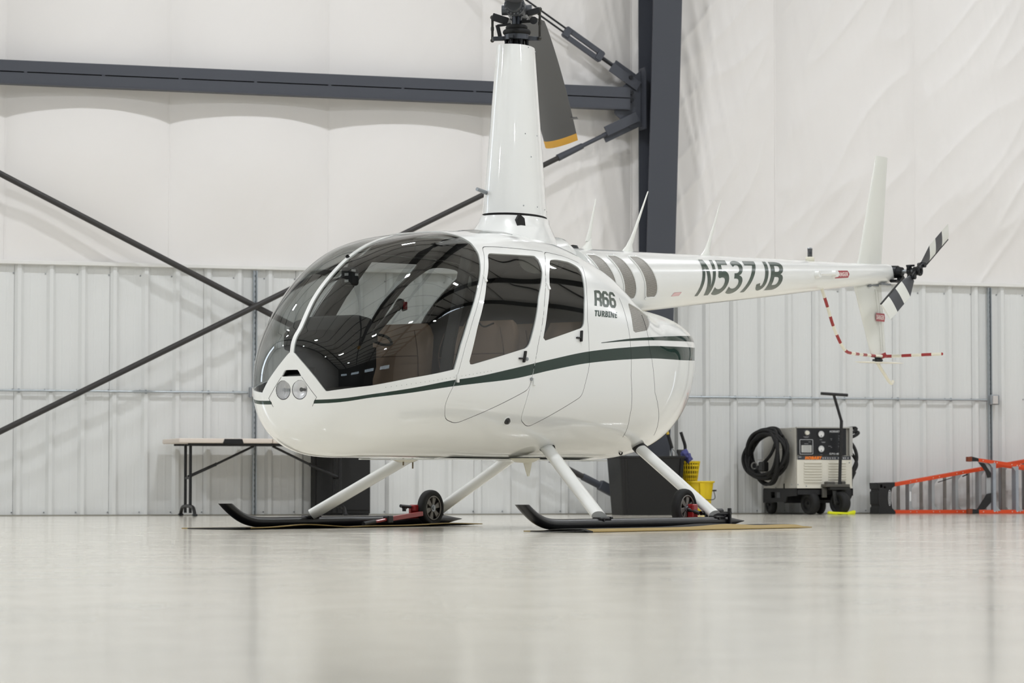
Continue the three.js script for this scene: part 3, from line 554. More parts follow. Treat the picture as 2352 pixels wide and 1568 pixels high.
function onNose(p, y) {   // x of the nose surface at (p, y)
  const at = q => { let a = -PI / 2, b = PI / 2; for (let k = 0; k < 40; k++) { const m = (a + b) / 2; shellPoint(q, m)[1] < y ? a = m : b = m; } return shellPoint(q, (a + b) / 2); };
  let lo = 0.0005, hi = 0.4; for (let k = 0; k < 40; k++) { const m = (lo + hi) / 2; at(m)[2] < abs(p) ? lo = m : hi = m; } return at(hi)[0] - 0.0004;
}
// ---- tail boom, fins, guard, antennas
const boomY = a => 1.732 + (a - 1.794) * 0.0732, boomR = a => lerpTable(a, [0.3, 1.794, 3.246, 4.433, 5.126], [0.262, 0.2, 0.1466, 0.0973, 0.0795]);
const boomPoint = (a, deg, out = 0) => { const t = deg * PI / 180, r = boomR(a) + out; return [a, boomY(a) + r * sin(t), r * cos(t)]; };
{
  const ring = (a, k = 1, dx = 0) => { const r = []; for (let j = 0; j < 48; j++) { const p = boomPoint(a, j * 7.5); r.push([a + dx, boomY(a) + (p[1] - boomY(a)) * k, p[2] * k]); } return r; };
  const rs = []; for (let a = 0.60; a <= 5.1; a += 0.125) rs.push(ring(a)); rs.push(ring(5.12), ring(5.16, 0.93), ring(5.185, 0.8), ring(5.20, 0.55));
  const boom = obj('tail_boom', loft(rs), M.paint, heli);
  const decal = (fn, nu, nv) => { const P = [], U = [], I = []; for (let j = 0; j <= nv; j++) for (let i = 0; i <= nu; i++) { P.push(...fn(i / nu, j / nv)); U.push(i / nu, j / nv); } for (let j = 0; j < nv; j++) for (let i = 0; i < nu; i++) { const k = j * (nu + 1) + i; I.push(k, k + 1, k + nu + 2, k, k + nu + 2, k + nu + 1); } const g = new THREE.BufferGeometry(); g.setAttribute('position', new THREE.Float32BufferAttribute(P, 3)); g.setAttribute('uv', new THREE.Float32BufferAttribute(U, 2)); g.setIndex(I); g.computeVertexNormals(); return g; };
  M.decal = decal;
  for (const s of [1, -1]) obj('stripe', decal((u, v) => { const a = 1.60 * u; return onSide(a, lerp2(upB(a), upT(a), v), s, 0.0008).p.toArray(); }, 90, 4), M.green, shell, 'thin tapering green pinstripe');
  const text = M.sheet(2048, 512, (x, w, h) => {
    x.clearRect(0, 0, w, h); x.fillStyle = '#08301f'; x.font = 'bold 500px sans-serif';
    let X = 150; const gap = 34, widths = { N: 290, 5: 262, 3: 262, 7: 262, J: 230, B: 300 };
    for (const ch of 'N537JB') {
      if (ch === 'J') { const W = widths.J; x.save(); x.transform(1, 0, -0.30, 1, 0, 0); x.translate(X + 0.30 * 505, 505); x.strokeStyle = '#08301f'; x.lineWidth = 74; x.beginPath(); x.moveTo(W - 50, -492); x.lineTo(W - 50, -120); x.bezierCurveTo(W - 52, -24, 70, -18, 44, -120); x.stroke(); x.restore(); X += W + gap; continue; } const m = x.measureText(ch), W = widths[ch]; x.save(); x.transform(1, 0, -0.30, 1, 0, 0); x.translate(X + 0.30 * 505, 505); const asc = m.actualBoundingBoxAscent || 360, l = m.actualBoundingBoxLeft || 0, r = m.actualBoundingBoxRight || m.width; x.scale(W / (l + r), 492 / asc); x.translate(l, ch === 'J' ? -8 : 0); x.fillText(ch, 0, 0); x.restore(); X += W + gap; }
  });
  obj('registration', decal((u, v) => { const a = lerp2(1.90, 3.31, u); return boomPoint(a, lerp2(-39, 53, v), 0.0012); }, 60, 24), M.film(text), boom, 'large slanted green N537JB registration');
  const danger = (pts) => M.sheet(256, 112, (x, w, h) => { x.clearRect(0, 0, w, h); x.fillStyle = '#a3182a'; x.beginPath(); pts.forEach(([a, b], i) => i ? x.lineTo(a * w, b * h) : x.moveTo(a * w, b * h)); x.fill(); x.fillStyle = '#f4efe8'; x.font = 'bold 74px sans-serif'; x.save(); x.translate(w * 0.09, 84); x.scale(w * 0.80 / x.measureText('DANGER').width, 1.1); x.fillText('DANGER', 0, 0); x.restore(); });
  const dA = danger([[0.01, 0.02], [0.9, 0.02], [0.99, 0.5], [0.9, 0.98], [0.01, 0.98]]), dB = danger([[0.06, 0.02], [0.94, 0.02], [0.99, 0.5], [0.94, 0.98], [0.06, 0.98], [0.01, 0.5]]);
  M.dB = dB;
  obj('placard', decal((u, v) => boomPoint(lerp2(4.11, 4.36, u), lerp2(-13, 20, v), 0.001), 10, 8), M.film(dA), boom, 'red DANGER placard');
  const note = M.sheet(128, 64, (x, w, h) => { x.clearRect(0, 0, w, h); x.transform(1, 0, -0.35, 1, 20, 0); x.fillStyle = '#d08a92'; x.fillRect(8, 6, 96, 52); x.fillStyle = '#f3e9e6'; for (let k = 0; k < 4; k++) x.fillRect(14, 14 + k * 11, 84, 4); });
  obj('placard', decal((u, v) => boomPoint(lerp2(1.66, 1.80, u), lerp2(-34, -24, v), 0.001), 6, 4), M.film(note), boom, 'small pink placard');
  // three slanted mesh grilles and a dark slot on the boom root
  for (const [k, a] of [0.60, 0.86, 1.145].entries()) {
    const cut = [0.15, 0.1, 0][k];
    const f = (u, v) => { const q = 1 - v, w = 0.155 + q * 0.01; const deg = lerp2(-31, 51, v); return boomPoint(a + 0.15 * q + 0.012 * sin(q * 3) + (u - 0.5) * w * (1 - 0.35 * pow(abs(v - 0.5) * 2, 8)) + 0.08, deg, 0.0025); };
    const g = decal(f, 8, 24); const p = g.attributes.position, uv = g.attributes.uv; for (let i = 0; i < p.count; i++) uv.setXY(i, p.getX(i), p.getY(i));
    obj('cooling_grille', g, M.grille, boom, 'slanted wire mesh cooling grille');
    const edge = []; for (let t = 0; t <= 1; t += 0.05) edge.push(f(0, t)); for (let t = 0; t <= 1; t += 0.25) edge.push(f(t, 1)); for (let t = 1; t >= 0; t -= 0.05) edge.push(f(1, t)); for (let t = 1; t >= 0; t -= 0.25) edge.push(f(t, 0));
    obj('grille_frame', tube(edge, 0.006, 160, 6, true), M.paint, boom);
  }
  obj('slot', decal((u, v) => boomPoint(0.47 + u * 0.07 * (1 - v) + 0.06 * (1 - v), lerp2(0, 30, v), 0.002), 4, 8), M.black, boom);
  // hooks and a lifting handle
  const hd = new THREE.Group(); hd.name = 'lifting_handle'; heli.add(hd);
  for (const a of [3.80, 4.085]) obj('handle_mount', rod(boomPoint(a, 5, -0.005), boomPoint(a, 5, 0.035), 0.03, 0.026, 20), M.paint, hd);
  obj('handle_bar', rod(boomPoint(3.80, 5, 0.03), boomPoint(4.085, 5, 0.03), 0.010), M.paint, hd);
  // antennas
  const blade = (a, y, la, h, w) => { const g = new THREE.Group(); g.name = 'antenna'; heli.add(g); g.position.set(a, y, 0);
    obj('antenna_base', loft([[0, 0.068, 0.028], [0.012, 0.064, 0.026], [0.05, 0.034, 0.016], [0.09, 0.022, 0.010]].map(([yy, l, ww]) => { const r = []; for (let k = 0; k < 20; k++) { const f = k / 20 * 2 * PI; r.push([l * cos(f) + yy * 0.5, yy, ww * sin(f)]); } return r; })), M.finpaint, g);
    obj('antenna_whip', loft([[0.07, 0.03, 0.011], [0.16, 0.017, 0.008], [h * 0.6, 0.013, 0.006], [h, 0.006, 0.003]].map(([yy, l, ww]) => { const r = []; for (let k = 0; k < 14; k++) { const f = k / 14 * 2 * PI; r.push([l * cos(f) + la * yy / h, yy, ww * sin(f)]); } return r; })), M.finpaint, g); };
  blade(0.86, 1.885, 0.12, 0.37); blade(1.37, 1.905, 0.27, 0.455); blade(2.395, 1.935, 0.23, 0.44);
  const bc = new THREE.Group(); bc.name = 'beacon'; heli.add(bc); bc.position.set(3.92, 1.995, 0);
  obj('beacon_base', lathe([[0, 0], [0.034, 0], [0.034, 0.036], [0.026, 0.042], [0, 0.042]], 24), M.cream, bc);
  obj('beacon_lens', [lathe([[0.0, 0.042], [0.019, 0.042], [0.019, 0.1], [0.0, 0.1]], 20)], mat('#3a3c40', 0.2, 0, { clearcoat: 1 }), bc);
  obj('beacon_cap', lathe([[0, 0.1], [0.021, 0.1], [0.018, 0.112], [0, 0.114]], 20), M.steel, bc);
  obj('dome_antenna', at(lathe([[0, 0.055], [0.03, 0.05], [0.04, 0.03], [0.042, 0]], 24), 0.70, 1.865, 0), M.black, heli);
  // root fairing between mast base and boom
  obj('boom_fairing', loft([[0.30, 0.17, 1.70, 1.93], [0.44, 0.15, 1.70, 1.955], [0.50, 0.13, 1.68, 1.955], [0.62, 0.10, 1.68, 1.905], [0.78, 0.05, 1.68, 1.885], [0.84, 0.02, 1.68, 1.878]].map(([x, hw, lo, hi]) => { const r = []; for (let k = 0; k < 24; k++) { const f = k / 24 * 2 * PI, c = cos(f), d = sin(f); r.push([x, (lo + hi) / 2 + (hi - lo) / 2 * sign(d) * pow(abs(d), 0.8), hw * c]); } return r; })), M.paint, heli);
  // fins: symmetric sections, swept
  const fin = (name, rows) => obj(name, loft(rows.map(([y, a0, a1, t, z]) => { const r = []; for (let k = 0; k < 32; k++) { const f = k / 32 * 2 * PI, u = (1 - cos(f)) / 2; const s = f < PI ? 1 : -1, th = t * (1.48 * sqrt(max(u, 0)) - 0.63 * u - 1.76 * u * u + 1.42 * u ** 3 - 0.51 * u ** 4) * 2.2; r.push([a0 + (a1 - a0) * u, y, z + s * th]); } return r; })), M.finpaint, heli);
  fin('upper_fin', [[1.98, 4.64, 5.05, 0.022, 0], [2.08, 4.69, 5.06, 0.022, 0], [2.85, 4.955, 5.16, 0.014, 0], [2.912, 4.972, 5.168, 0.013, 0]]);
  const lf = fin('lower_fin', [[1.95, 4.58, 5.05, 0.022, 0], [1.85, 4.61, 5.055, 0.022, 0], [1.35, 4.86, 5.12, 0.015, 0], [1.315, 4.878, 5.124, 0.014, 0]]);
  obj('placard', new THREE.PlaneGeometry(0.155, 0.068).translate(4.985, 1.62, 0.0275), M.film(dB), lf, 'red DANGER placard');
  obj('rudder_groove', [tube([[4.90, 1.84, 0.0265], [4.97, 1.55, 0.0245], [5.01, 1.35, 0.018]], 0.002, 16, 5), tube([[4.955, 1.84, 0.022], [5.015, 1.55, 0.02], [5.05, 1.35, 0.015]], 0.002, 16, 5)], mat('#c9c9c0', 0.5), lf);
  obj('fin_bracket', [bbox(0.22, 0.02, 0.05, 4.86, 1.875, 0), bbox(0.04, 0.03, 0.06, 4.80, 1.868, 0.01), bbox(0.16, 0.016, 0.03, 5.02, 1.885, 0.05)], M.steel, heli);
  obj('end_plate', loft([[4.64, 0.012, 0.003], [4.72, 0.03, 0.007], [4.95, 0.05, 0.009], [5.25, 0.04, 0.008], [5.40, 0.012, 0.003]].map(([x, w, h]) => { const r = []; for (let k = 0; k < 16; k++) { const f = k / 16 * 2 * PI; r.push([x, 1.262 + (x - 5) * 0.02 + h * sin(f), w * cos(f)]); } return r; })), M.cream, heli);
  obj('fin_mount', [rbox(0.05, 0.05, 0.05, 5.0, 1.29, 0, 0.01), bbox(0.10, 0.012, 0.04, 4.95, 1.278, 0.02)], M.blackmetal, heli);
  obj('tail_skid', [tube([[4.98, 1.26, 0], [5.06, 1.20, 0], [5.17, 1.12, 0], [5.215, 1.10, 0], [5.24, 1.12, 0]], 0.013, 24, 10)], M.cream, heli);
  // red and white guard tube
  const guard = new THREE.Group(); guard.name = 'tail_guard'; heli.add(guard);
  const path = new THREE.CatmullRomCurve3([[4.01, 1.80, 0.05], [4.10, 1.66, 0.05], [4.185, 1.52, 0.05], [4.28, 1.40, 0.055], [4.335, 1.345, 0.06], [4.38, 1.322, 0.065], [4.44, 1.315, 0.065], [4.70, 1.313, 0.03], [4.95, 1.312, 0.012], [5.03, 1.312, 0.05], [5.06, 1.313, 0.12], [5.08, 1.316, 0.25], [5.12, 1.322, 0.50]].map(p => V(...p)), false, 'centripetal');
  const Lp = path.getLength(), nB = 21;
  for (let k = 0; k < nB; k++) {
    const sub = []; for (let i = 0; i <= 8; i++) sub.push(path.getPointAt((k + i / 8) / nB));
    const g = new THREE.TubeGeometry(new THREE.CatmullRomCurve3(sub), 10, 0.0125, 12);
    const red = k % 2 === 1; obj(red ? 'red_band' : 'white_band', g, red ? M.red : M.cream, guard);
  }
  obj('end_cap', at(new THREE.SphereGeometry(0.0125, 12, 8), 5.12, 1.322, 0.50), M.red, guard);
  obj('guard_clamp', rod([5.0, 1.30, 0.0], [5.03, 1.325, 0.055], 0.02), M.red, guard);
}
// ---- tail rotor
{
  const t = new THREE.Group(); t.name = 'tail_rotor'; heli.add(t); t.position.set(5.16, 1.99, 0.26);
  const bm = M.blackmetal;
  obj('gearbox', [at(new THREE.CylinderGeometry(0.05, 0.055, 0.09, 24), 0.0, 0, -0.21, PI / 2), at(new THREE.CylinderGeometry(0.035, 0.045, 0.05, 24), 0, 0, -0.15, PI / 2), rbox(0.12, 0.02, 0.06, -0.02, -0.075, -0.17, 0.005), rod([-0.06, -0.08, -0.2], [0.05, -0.08, -0.12], 0.008), at(new THREE.CylinderGeometry(0.03, 0.03, 0.04, 16), 0.02, -0.06, -0.15, PI / 2)], bm, t);
  obj('shaft', rod([0, 0, -0.15], [0, 0, 0.02], 0.016), M.steel, t);
  obj('pitch_slider', [rod([0, 0, -0.075], [0, 0, -0.045], 0.032), rod([0.0, 0.045, -0.09], [0.0, 0.045, -0.02], 0.008), rbox(0.05, 0.03, 0.025, -0.01, 0.03, -0.06, 0.006)], bm, t);
  const ang = Math.atan2(0.33, 0.54);
  obj('hub', [rod([-0.11 * cos(ang), -0.11 * sin(ang), 0], [0.11 * cos(ang), 0.11 * sin(ang), 0], 0.024), at(new THREE.CylinderGeometry(0.035, 0.035, 0.05, 20), 0, 0, 0.005, PI / 2), at(new THREE.TorusGeometry(0.03, 0.012, 8, 20), 0.0, 0, 0.03)], bm, t);
  for (const s of [1, -1]) {
    const b = new THREE.Group(); b.name = 'blade'; t.add(b);
    b.rotation.set(0, 0, ang + (s < 0 ? PI : 0)); 
    const sec = (x0, x1, c0, c1, m) => { // chord along local y, twisted a little out of the disc
      const rows = [[x0, c0], [x1, c1]].map(([x, c]) => { const r = [], tw = 0.30; for (let k = 0; k < 24; k++) { const f = k / 24 * 2 * PI, u = (1 - cos(f)) / 2, q = (f < PI ? 1 : -1) * 0.010 * sqrt(u) * (1 - u) * 2.2, yy = (u - 0.32) * c; r.push([x, yy * cos(tw) - q * sin(tw), yy * sin(tw) + q * cos(tw)]); } return r; });
      return loft(rows);
    };
    const part = (n, x0, x1, m, c0 = 0.15, c1 = 0.15) => obj(n, sec(x0, x1, c0, c1), m, b);
    part('root_section', 0.10, 0.25, M.rotor, 0.06, 0.15); part('white_band', 0.25, 0.37, M.finpaint); part('dark_band', 0.37, 0.50, M.rotor); part('white_tip', 0.50, 0.632, M.finpaint);
    const tw = 0.30; obj('leading_edge', bar([0.2, -0.049 * cos(tw), -0.049 * sin(tw)], [0.636, -0.049 * cos(tw), -0.049 * sin(tw)], 0.012, 0.010), M.satin, b);
    obj('root_bolt', rod([0.10, -0.0, -0.03], [0.10, 0.0, 0.035], 0.02), bm, b);
  }
}
// ---- mast fairing and main rotor
{
  const foil = (y, x0, c, t) => { const r = []; for (let k = 0; k < 56; k++) { const f = k / 56 * 2 * PI, u = (1 - cos(f)) / 2, s = f < PI ? 1 : -1; r.push([x0 + c * u, y, s * t * 1.07 * (2.0 * sqrt(u) * (1 - u) ** 0.85 * 0.95 + 0.0) * 0.68]); } return r; };
  const rows = []; for (let i = 0; i <= 12; i++) { const q = i / 12; rows.push(foil(2.068 + (3.197 - 2.068) * q, lerp2(-0.25, -0.125, q), lerp2(0.625, 0.365, q), lerp2(0.295, 0.178, q))); }
  const mf = obj('mast_fairing', loft(rows, false), M.paint, heli);
  obj('mast_cap', loft([foil(3.193, -0.12, 0.355, 0.172), foil(3.19, -0.12, 0.355, 0.172)]), M.dark, mf);
  obj('screw', [[0.03, 3.185], [0.2, 3.18], [-0.05, 2.6], [0.1, 2.6], [0.0, 2.45], [-0.1, 2.12], [0.05, 2.12], [0.2, 2.115], [0.32, 2.115]].map(([a, y]) => { const q = (y - 2.068) / 1.129, x0 = lerp2(-0.25, -0.125, q), c = lerp2(0.625, 0.365, q), t = lerp2(0.295, 0.178, q), u = clamp((a - x0) / c, 0.02, 0.98); return at(new THREE.SphereGeometry(0.0045, 8, 6), a, y, t * 1.07 * 1.9 * sqrt(u) * (1 - u) ** 0.85 * 0.68); }), M.steel, mf).userData.kind = 'stuff';
  obj('probe', rod([-0.22, 2.205, -0.06], [-0.325, 2.222, -0.06], 0.014, 0.012), M.steel, mf, 'pitot tube on the fairing nose');
  obj('seam_gap', loft([foil(2.052, -0.235, 0.60, 0.275), foil(2.070, -0.235, 0.60, 0.275)]), M.dark, heli);
  obj('fairing_base', loft([[1.86, -0.42, 0.92, 0.46], [1.92, -0.36, 0.83, 0.42], [1.97, -0.31, 0.75, 0.37], [2.02, -0.275, 0.68, 0.325], [2.052, -0.265, 0.665, 0.315]].map(a => foil(...a))), M.paint, heli);
  obj('inlet', prism([[-0.03, 0], [0.045, 0], [0.03, 0.10], [-0.005, 0.125], [-0.03, 0.09]], 0.03).rotateY(-0.35).translate(-0.16, 1.93, 0.165), M.black, heli, 'black air inlet at the foot of the mast');
  // rotor head
  const h = new THREE.Group(); h.name = 'main_rotor'; heli.add(h); h.position.set(0.0406, 3.2, 0); h.rotation.y = Math.atan2(0.519, 0.855);   // local x points along the aft blade
  const bm = M.blackmetal, st2 = M.steel;
  obj('mast', [rod([0, -0.02, 0], [0, 0.24, 0], 0.033, 0.033, 24)], M.chrome2 ?? (M.chrome2 = mat('#4c4f55', 0.22, 0.9)), h);
  const cams = []; for (let k = 0; k < 7; k++) { const f = k / 7 * 2 * PI; cams.push(rod([0.075 * cos(f), -0.01, 0.075 * sin(f)], [0.07 * cos(f), 0.045, 0.07 * sin(f)], 0.010)); cams.push(at(new THREE.SphereGeometry(0.014, 10, 8), 0.07 * cos(f), 0.035, 0.07 * sin(f))); }
  obj('lower_controls', [...cams, rod([0, -0.01, 0], [0, 0.04, 0], 0.055)], bm, h);
  obj('swashplate', [rod([0, 0.042, 0], [0, 0.078, 0], 0.085, 0.083, 32), bar([0.07, 0.058, 0.03], [0.165, 0.05, 0.03], 0.03, 0.028), bar([-0.07, 0.055, -0.03], [-0.165, 0.05, -0.03], 0.03, 0.028), bar([0, 0.055, 0.07], [0.02, 0.05, 0.16], 0.03, 0.028), bar([0, 0.055, -0.07], [-0.02, 0.05, -0.16], 0.03, 0.028)], mat('#4a4d52', 0.4, 0.5), h);
  obj('rubber_boot', [at(new THREE.TorusGeometry(0.075, 0.019, 12, 36), 0, 0.094, 0, PI / 2), rod([0, 0.08, 0], [0, 0.105, 0], 0.085, 0.07, 32)], M.rubber, h);
  obj('rubber_boot', [at(new THREE.TorusGeometry(0.054, 0.019, 12, 36), 0, 0.125, 0, PI / 2), rod([0, 0.105, 0], [0, 0.14, 0], 0.06, 0.045, 32)], M.rubber, h);
  // pitch links either side, seen left and right of the mast
  const side = (x, z, y0, y1, n) => obj(n, [rod([x, y0, z], [x, y1, z], 0.0085), at(new THREE.SphereGeometry(0.014, 12, 8), x, y0, z), at(new THREE.SphereGeometry(0.015, 12, 8), x, y1, z), rod([x, (y0 + y1) / 2 - 0.012, z], [x, (y0 + y1) / 2 + 0.012, z], 0.011)], mat('#3b3a36', 0.4, 0.5), h);
  side(0.02, -0.165, 0.005 + 0.04, 0.20, 'pitch_link'); side(-0.02, 0.155, 0.05, 0.245, 'pitch_link');
  obj('pitch_horn', [bar([0.02, 0.205, -0.165], [0.02, 0.17, -0.06], 0.03, 0.05), bar([-0.02, 0.24, 0.155], [-0.02, 0.215, 0.07], 0.035, 0.04)], M.satin, h);
  obj('scissor', [bar([0.0, 0.165, 0.03], [-0.02, 0.165, 0.11], 0.016, 0.02), at(new THREE.CylinderGeometry(0.026, 0.026, 0.024, 20), -0.04, 0.166, 0.115, 0, 0, PI / 2), bar([0.0, 0.15, -0.04], [0.0, 0.14, -0.13], 0.018, 0.016), bar([0, 0.145, -0.13], [0, 0.06, -0.11], 0.018, 0.026)], M.satin, h);
  obj('hub', [rbox(0.34, 0.075, 0.13, 0, 0.245, 0, 0.02), rod([0, 0.20, 0], [0, 0.30, 0], 0.045, 0.05, 24), rod([0, 0.245, -0.10], [0, 0.245, 0.10], 0.035, 0.035, 24)], mat('#55585d', 0.35, 0.6), h);
  for (const s of [1, -1]) {
    const b = new THREE.Group(); b.name = 'blade'; h.add(b); b.rotation.y = s > 0 ? 0 : PI; b.position.y = 0.245;
    const sag = t => -0.345 * (t / 5.03) ** 2;
    obj('root_flange', [rod([0.16, 0, 0], [0.215, 0, 0], 0.068, 0.068, 32), rod([0.205, 0, 0], [0.30, 0.0, 0], 0.05, 0.05, 24)], mat('#5a5d61', 0.35, 0.5), b);
    const bolts = []; for (let k = 0; k < 16; k++) { const f = k / 16 * 2 * PI; bolts.push(rod([0.213, 0.06 * cos(f), 0.06 * sin(f)], [0.222, 0.06 * cos(f), 0.06 * sin(f)], 0.0055)); }
    obj('bolt', bolts, M.chrome, b).userData.kind = 'stuff';
    const sec = (t, c) => { const r = []; for (let k = 0; k < 30; k++) { const f = k / 30 * 2 * PI, u = (1 - cos(f)) / 2, th = (f < PI ? 1 : -1) * 0.020 * sqrt(u) * (1 - u) * 2.4; const z = (u - 0.49) * c; r.push([t, sag(t) + th + 0.02 + 0.22 * z * smooth(0.3, 0.9, t), z]); } return r; };
    const rows = [[0.24, 0.10], [0.42, 0.16], [0.72, 0.27]]; for (let t = 1; t <= 4.7; t += 0.3) rows.push([t, 0.27]);
    rows.push([4.80, 0.27]);
    obj('blade_skin', loft(rows.map(([t, c]) => sec(t, c))), M.rotor, b);
    obj('blade_tip', loft([[4.80, 0.272], [5.03, 0.272]].map(([t, c]) => sec(t, c))), M.yellow, b, 'yellow painted blade tip');
    obj('trim_tab', bbox(0.13, 0.004, 0.06, 4.30, sag(4.30) + 0.02 + 0.22 * 0.145, 0.145), M.rotor, b);
  }
}
// ---- skids and struts
{
  for (const s of [1, -1]) {
    const z = 1.167 * s, path = new THREE.CatmullRomCurve3([[-1.60, 0.205], [-1.50, 0.135], [-1.39, 0.078], [-1.28, 0.05], [-1.15, 0.043], [-0.9, 0.043], [0.1, 0.043], [0.70, 0.043]].map(([x, y]) => V(x, y, z)), false, 'centripetal');
    const rs = []; const n = 60;
    for (let i = 0; i <= n; i++) { const c = path.getPointAt(i / n), t = path.getTangentAt(i / n), u = V(-t.y, t.x, 0), r = []; for (let k = 0; k < 24; k++) { const f = k / 24 * 2 * PI; let p = c.clone().addScaledVector(u, 0.034 * sin(f)); p.z += 0.034 * cos(f); if (p.y > 0.165) { const q = (p.y - 0.165) / (-t.y || 1e-6); p.addScaledVector(t, q); } r.push([p.x, p.y, p.z]); } rs.push(r); }
    for (const [x, r, y] of [[0.80, 0.032, 0.043], [0.93, 0.012, 0.046], [1.005, 0.002, 0.047]]) { const q = []; for (let k = 0; k < 24; k++) { const f = k / 24 * 2 * PI; q.push([x, y + r * sin(f), z + r * cos(f)]); } rs.push(q); }
    const sk = obj('skid', loft(rs), M.satin, heli);
    for (const [a, fa] of [[-0.29, -0.69], [0.80, 0.665]]) {
      const A = V(a, 0.56, 0.44 * s), B = V(fa, 0.088, 1.15 * s), d = B.clone().sub(A), rr = [];
      const w = V(0, 1, 0).cross(d).normalize(), x = V(1, 0, 0); const u = x.clone().addScaledVector(d.clone().normalize(), -x.dot(d.clone().normalize())).normalize(), v = new THREE.Vector3().crossVectors(u, d).normalize();
      for (const t of [0, 0.05, 0.95, 1]) { const r = [], c = A.clone().addScaledVector(d, t), k0 = 1; for (let k = 0; k < 28; k++) { const f = k / 28 * 2 * PI, cx = cos(f), p = c.clone().addScaledVector(u, 0.058 * k0 * cx).addScaledVector(v, 0.036 * k0 * sin(f) * (cx > 0 ? 1 - 0.25 * cx : 1)); r.push(p.toArray()); } rr.push(r); }
      obj('strut', loft(rr), M.paint, heli);
      obj('strut_saddle', [rbox(0.12, 0.02, 0.062, fa, 0.074, 1.165 * s, 0.008), rbox(0.03, 0.016, 0.07, fa + 0.065, 0.08, 1.165 * s, 0.005), rod([fa - 0.02, 0.066, 1.135 * s], [fa - 0.02, 0.066, 1.2 * s], 0.008)], M.satin, heli);
      { const rr = []; for (const [t, k0] of [[0.03, 1.04], [0.075, 1.10], [0.085, 1.06]]) { const r = [], c = A.clone().addScaledVector(d, t); for (let k = 0; k < 28; k++) { const f = k / 28 * 2 * PI; r.push(c.clone().addScaledVector(u, 0.058 * k0 * cos(f)).addScaledVector(v, 0.036 * k0 * sin(f)).toArray()); } rr.push(r); } obj('strut_boot', loft(rr), M.dark, heli, 'dark rubber boot where the strut enters the belly'); }
    }
  }
  // belly details
  obj('belly_keel', [bbox(1.9, 0.008, 0.02, -0.3, 0.447, 0.30), bbox(1.9, 0.008, 0.02, -0.3, 0.447, -0.30), bbox(1.6, 0.006, 0.5, -0.2, 0.446, 0)], M.paint, heli);
  obj('belly_antenna', [at(lathe([[0, -0.025], [0.05, -0.022], [0.09, -0.005], [0.09, 0]], 24), -0.75, 0.452, -0.32), at(lathe([[0, -0.03], [0.06, -0.026], [0.10, -0.005], [0.10, 0]], 24), -0.38, 0.455, 0.36)], M.cream, heli);
  obj('belly_fin', prism([[-0.03, 0], [0.06, 0], [0.03, -0.09], [0.015, -0.09]], 0.008).translate(-0.36, 0.43, 0.36), M.cream, heli);
  obj('drain_tube', [rod([-0.70, 0.46, -0.30], [-0.70, 0.39, -0.30], 0.005), rod([-0.80, 0.46, -0.30], [-0.80, 0.41, -0.30], 0.005)], mat('#7a6a50', 0.5), heli);
  obj('tie_down', at(new THREE.TorusGeometry(0.018, 0.005, 8, 18), 0.68, 0.505, 0.40), M.black, heli);
}
// ---------------------------------------------------------------- wall services
{
  const galv = mat('#aeb4b8', 0.35, 0.8), box = mat('#8f9498', 0.5, 0.3);
  const y = 1.186;
  const c1 = thing('conduit', 'thin grey steel conduit running level along the ribbed wall left of the helicopter', 'conduit', [0, y, 0.046]);
  obj('pipe', rod([-10.9, 0, 0], [2.22, 0, 0], 0.0105, 0.0105, 12), galv, c1);
  const c2 = thing('conduit', 'thin grey steel conduit running level along the ribbed wall behind the power cart', 'conduit', [0, y + 0.002, 0.046]);
  obj('pipe', rod([2.34, 0, 0], [10.17, 0, 0], 0.0105, 0.0105, 12), galv, c2);
  for (let k = -20; k <= 33; k++) { const x = 0.003 + k * 0.3048; if (abs(x - 2.28) < 0.2 || k % 2) continue; obj('strap', [at(new THREE.TorusGeometry(0.0125, 0.003, 6, 14), x, 0, 0, 0, PI / 2), bbox(0.02, 0.04, 0.003, x, 0, -0.012)], galv, x < 2.3 ? c1 : c2); }
  obj('coupling', rod([-0.1, 0, 0], [0.0, 0, 0], 0.014, 0.014, 12).translate(1.2, 0, 0), galv, c1); obj('connector', rod([2.08, 0, 0], [2.22, 0, 0], 0.016, 0.012, 12), galv, c1); obj('connector', rod([10.10, 0, 0], [10.17, 0, 0], 0.012, 0.016, 12), galv, c2);
  for (const [x, where] of [[2.285, 'behind the helicopter nose'], [10.205, 'beside the ladders']]) {
    const s = thing('strut_channel', 'slotted galvanised channel standing upright on the wall ' + where, 'channel', [x, 0, 0.034]);
    obj('channel', [bbox(0.041, 2.36, 0.003, 0, 1.19, 0), bbox(0.003, 2.36, 0.03, -0.019, 1.19, 0.015), bbox(0.003, 2.36, 0.03, 0.019, 1.19, 0.015), bbox(0.011, 2.36, 0.003, -0.015, 1.19, 0.03), bbox(0.011, 2.36, 0.003, 0.015, 1.19, 0.03)], galv, s);
    const sl = []; for (let k = 0; k < 46; k++) sl.push(bbox(0.014, 0.028, 0.003, 0, 0.06 + k * 0.0508, 0.0035)); obj('slot', sl, mat('#dfe3e5', 0.6), s).userData.kind = 'stuff';
    const b = thing('junction_box', 'small grey electrical box at the end of the conduit ' + where, 'box', [x + (x > 5 ? 0.03 : -0.01), 1.19, 0.08]);
    obj('box', rbox(0.105, 0.105, 0.06, 0, 0, 0, 0.012), box, b); obj('cover', rbox(0.06, 0.085, 0.008, 0, 0, 0.033, 0.003), mat('#c8c4c0', 0.5), b);
  }
}
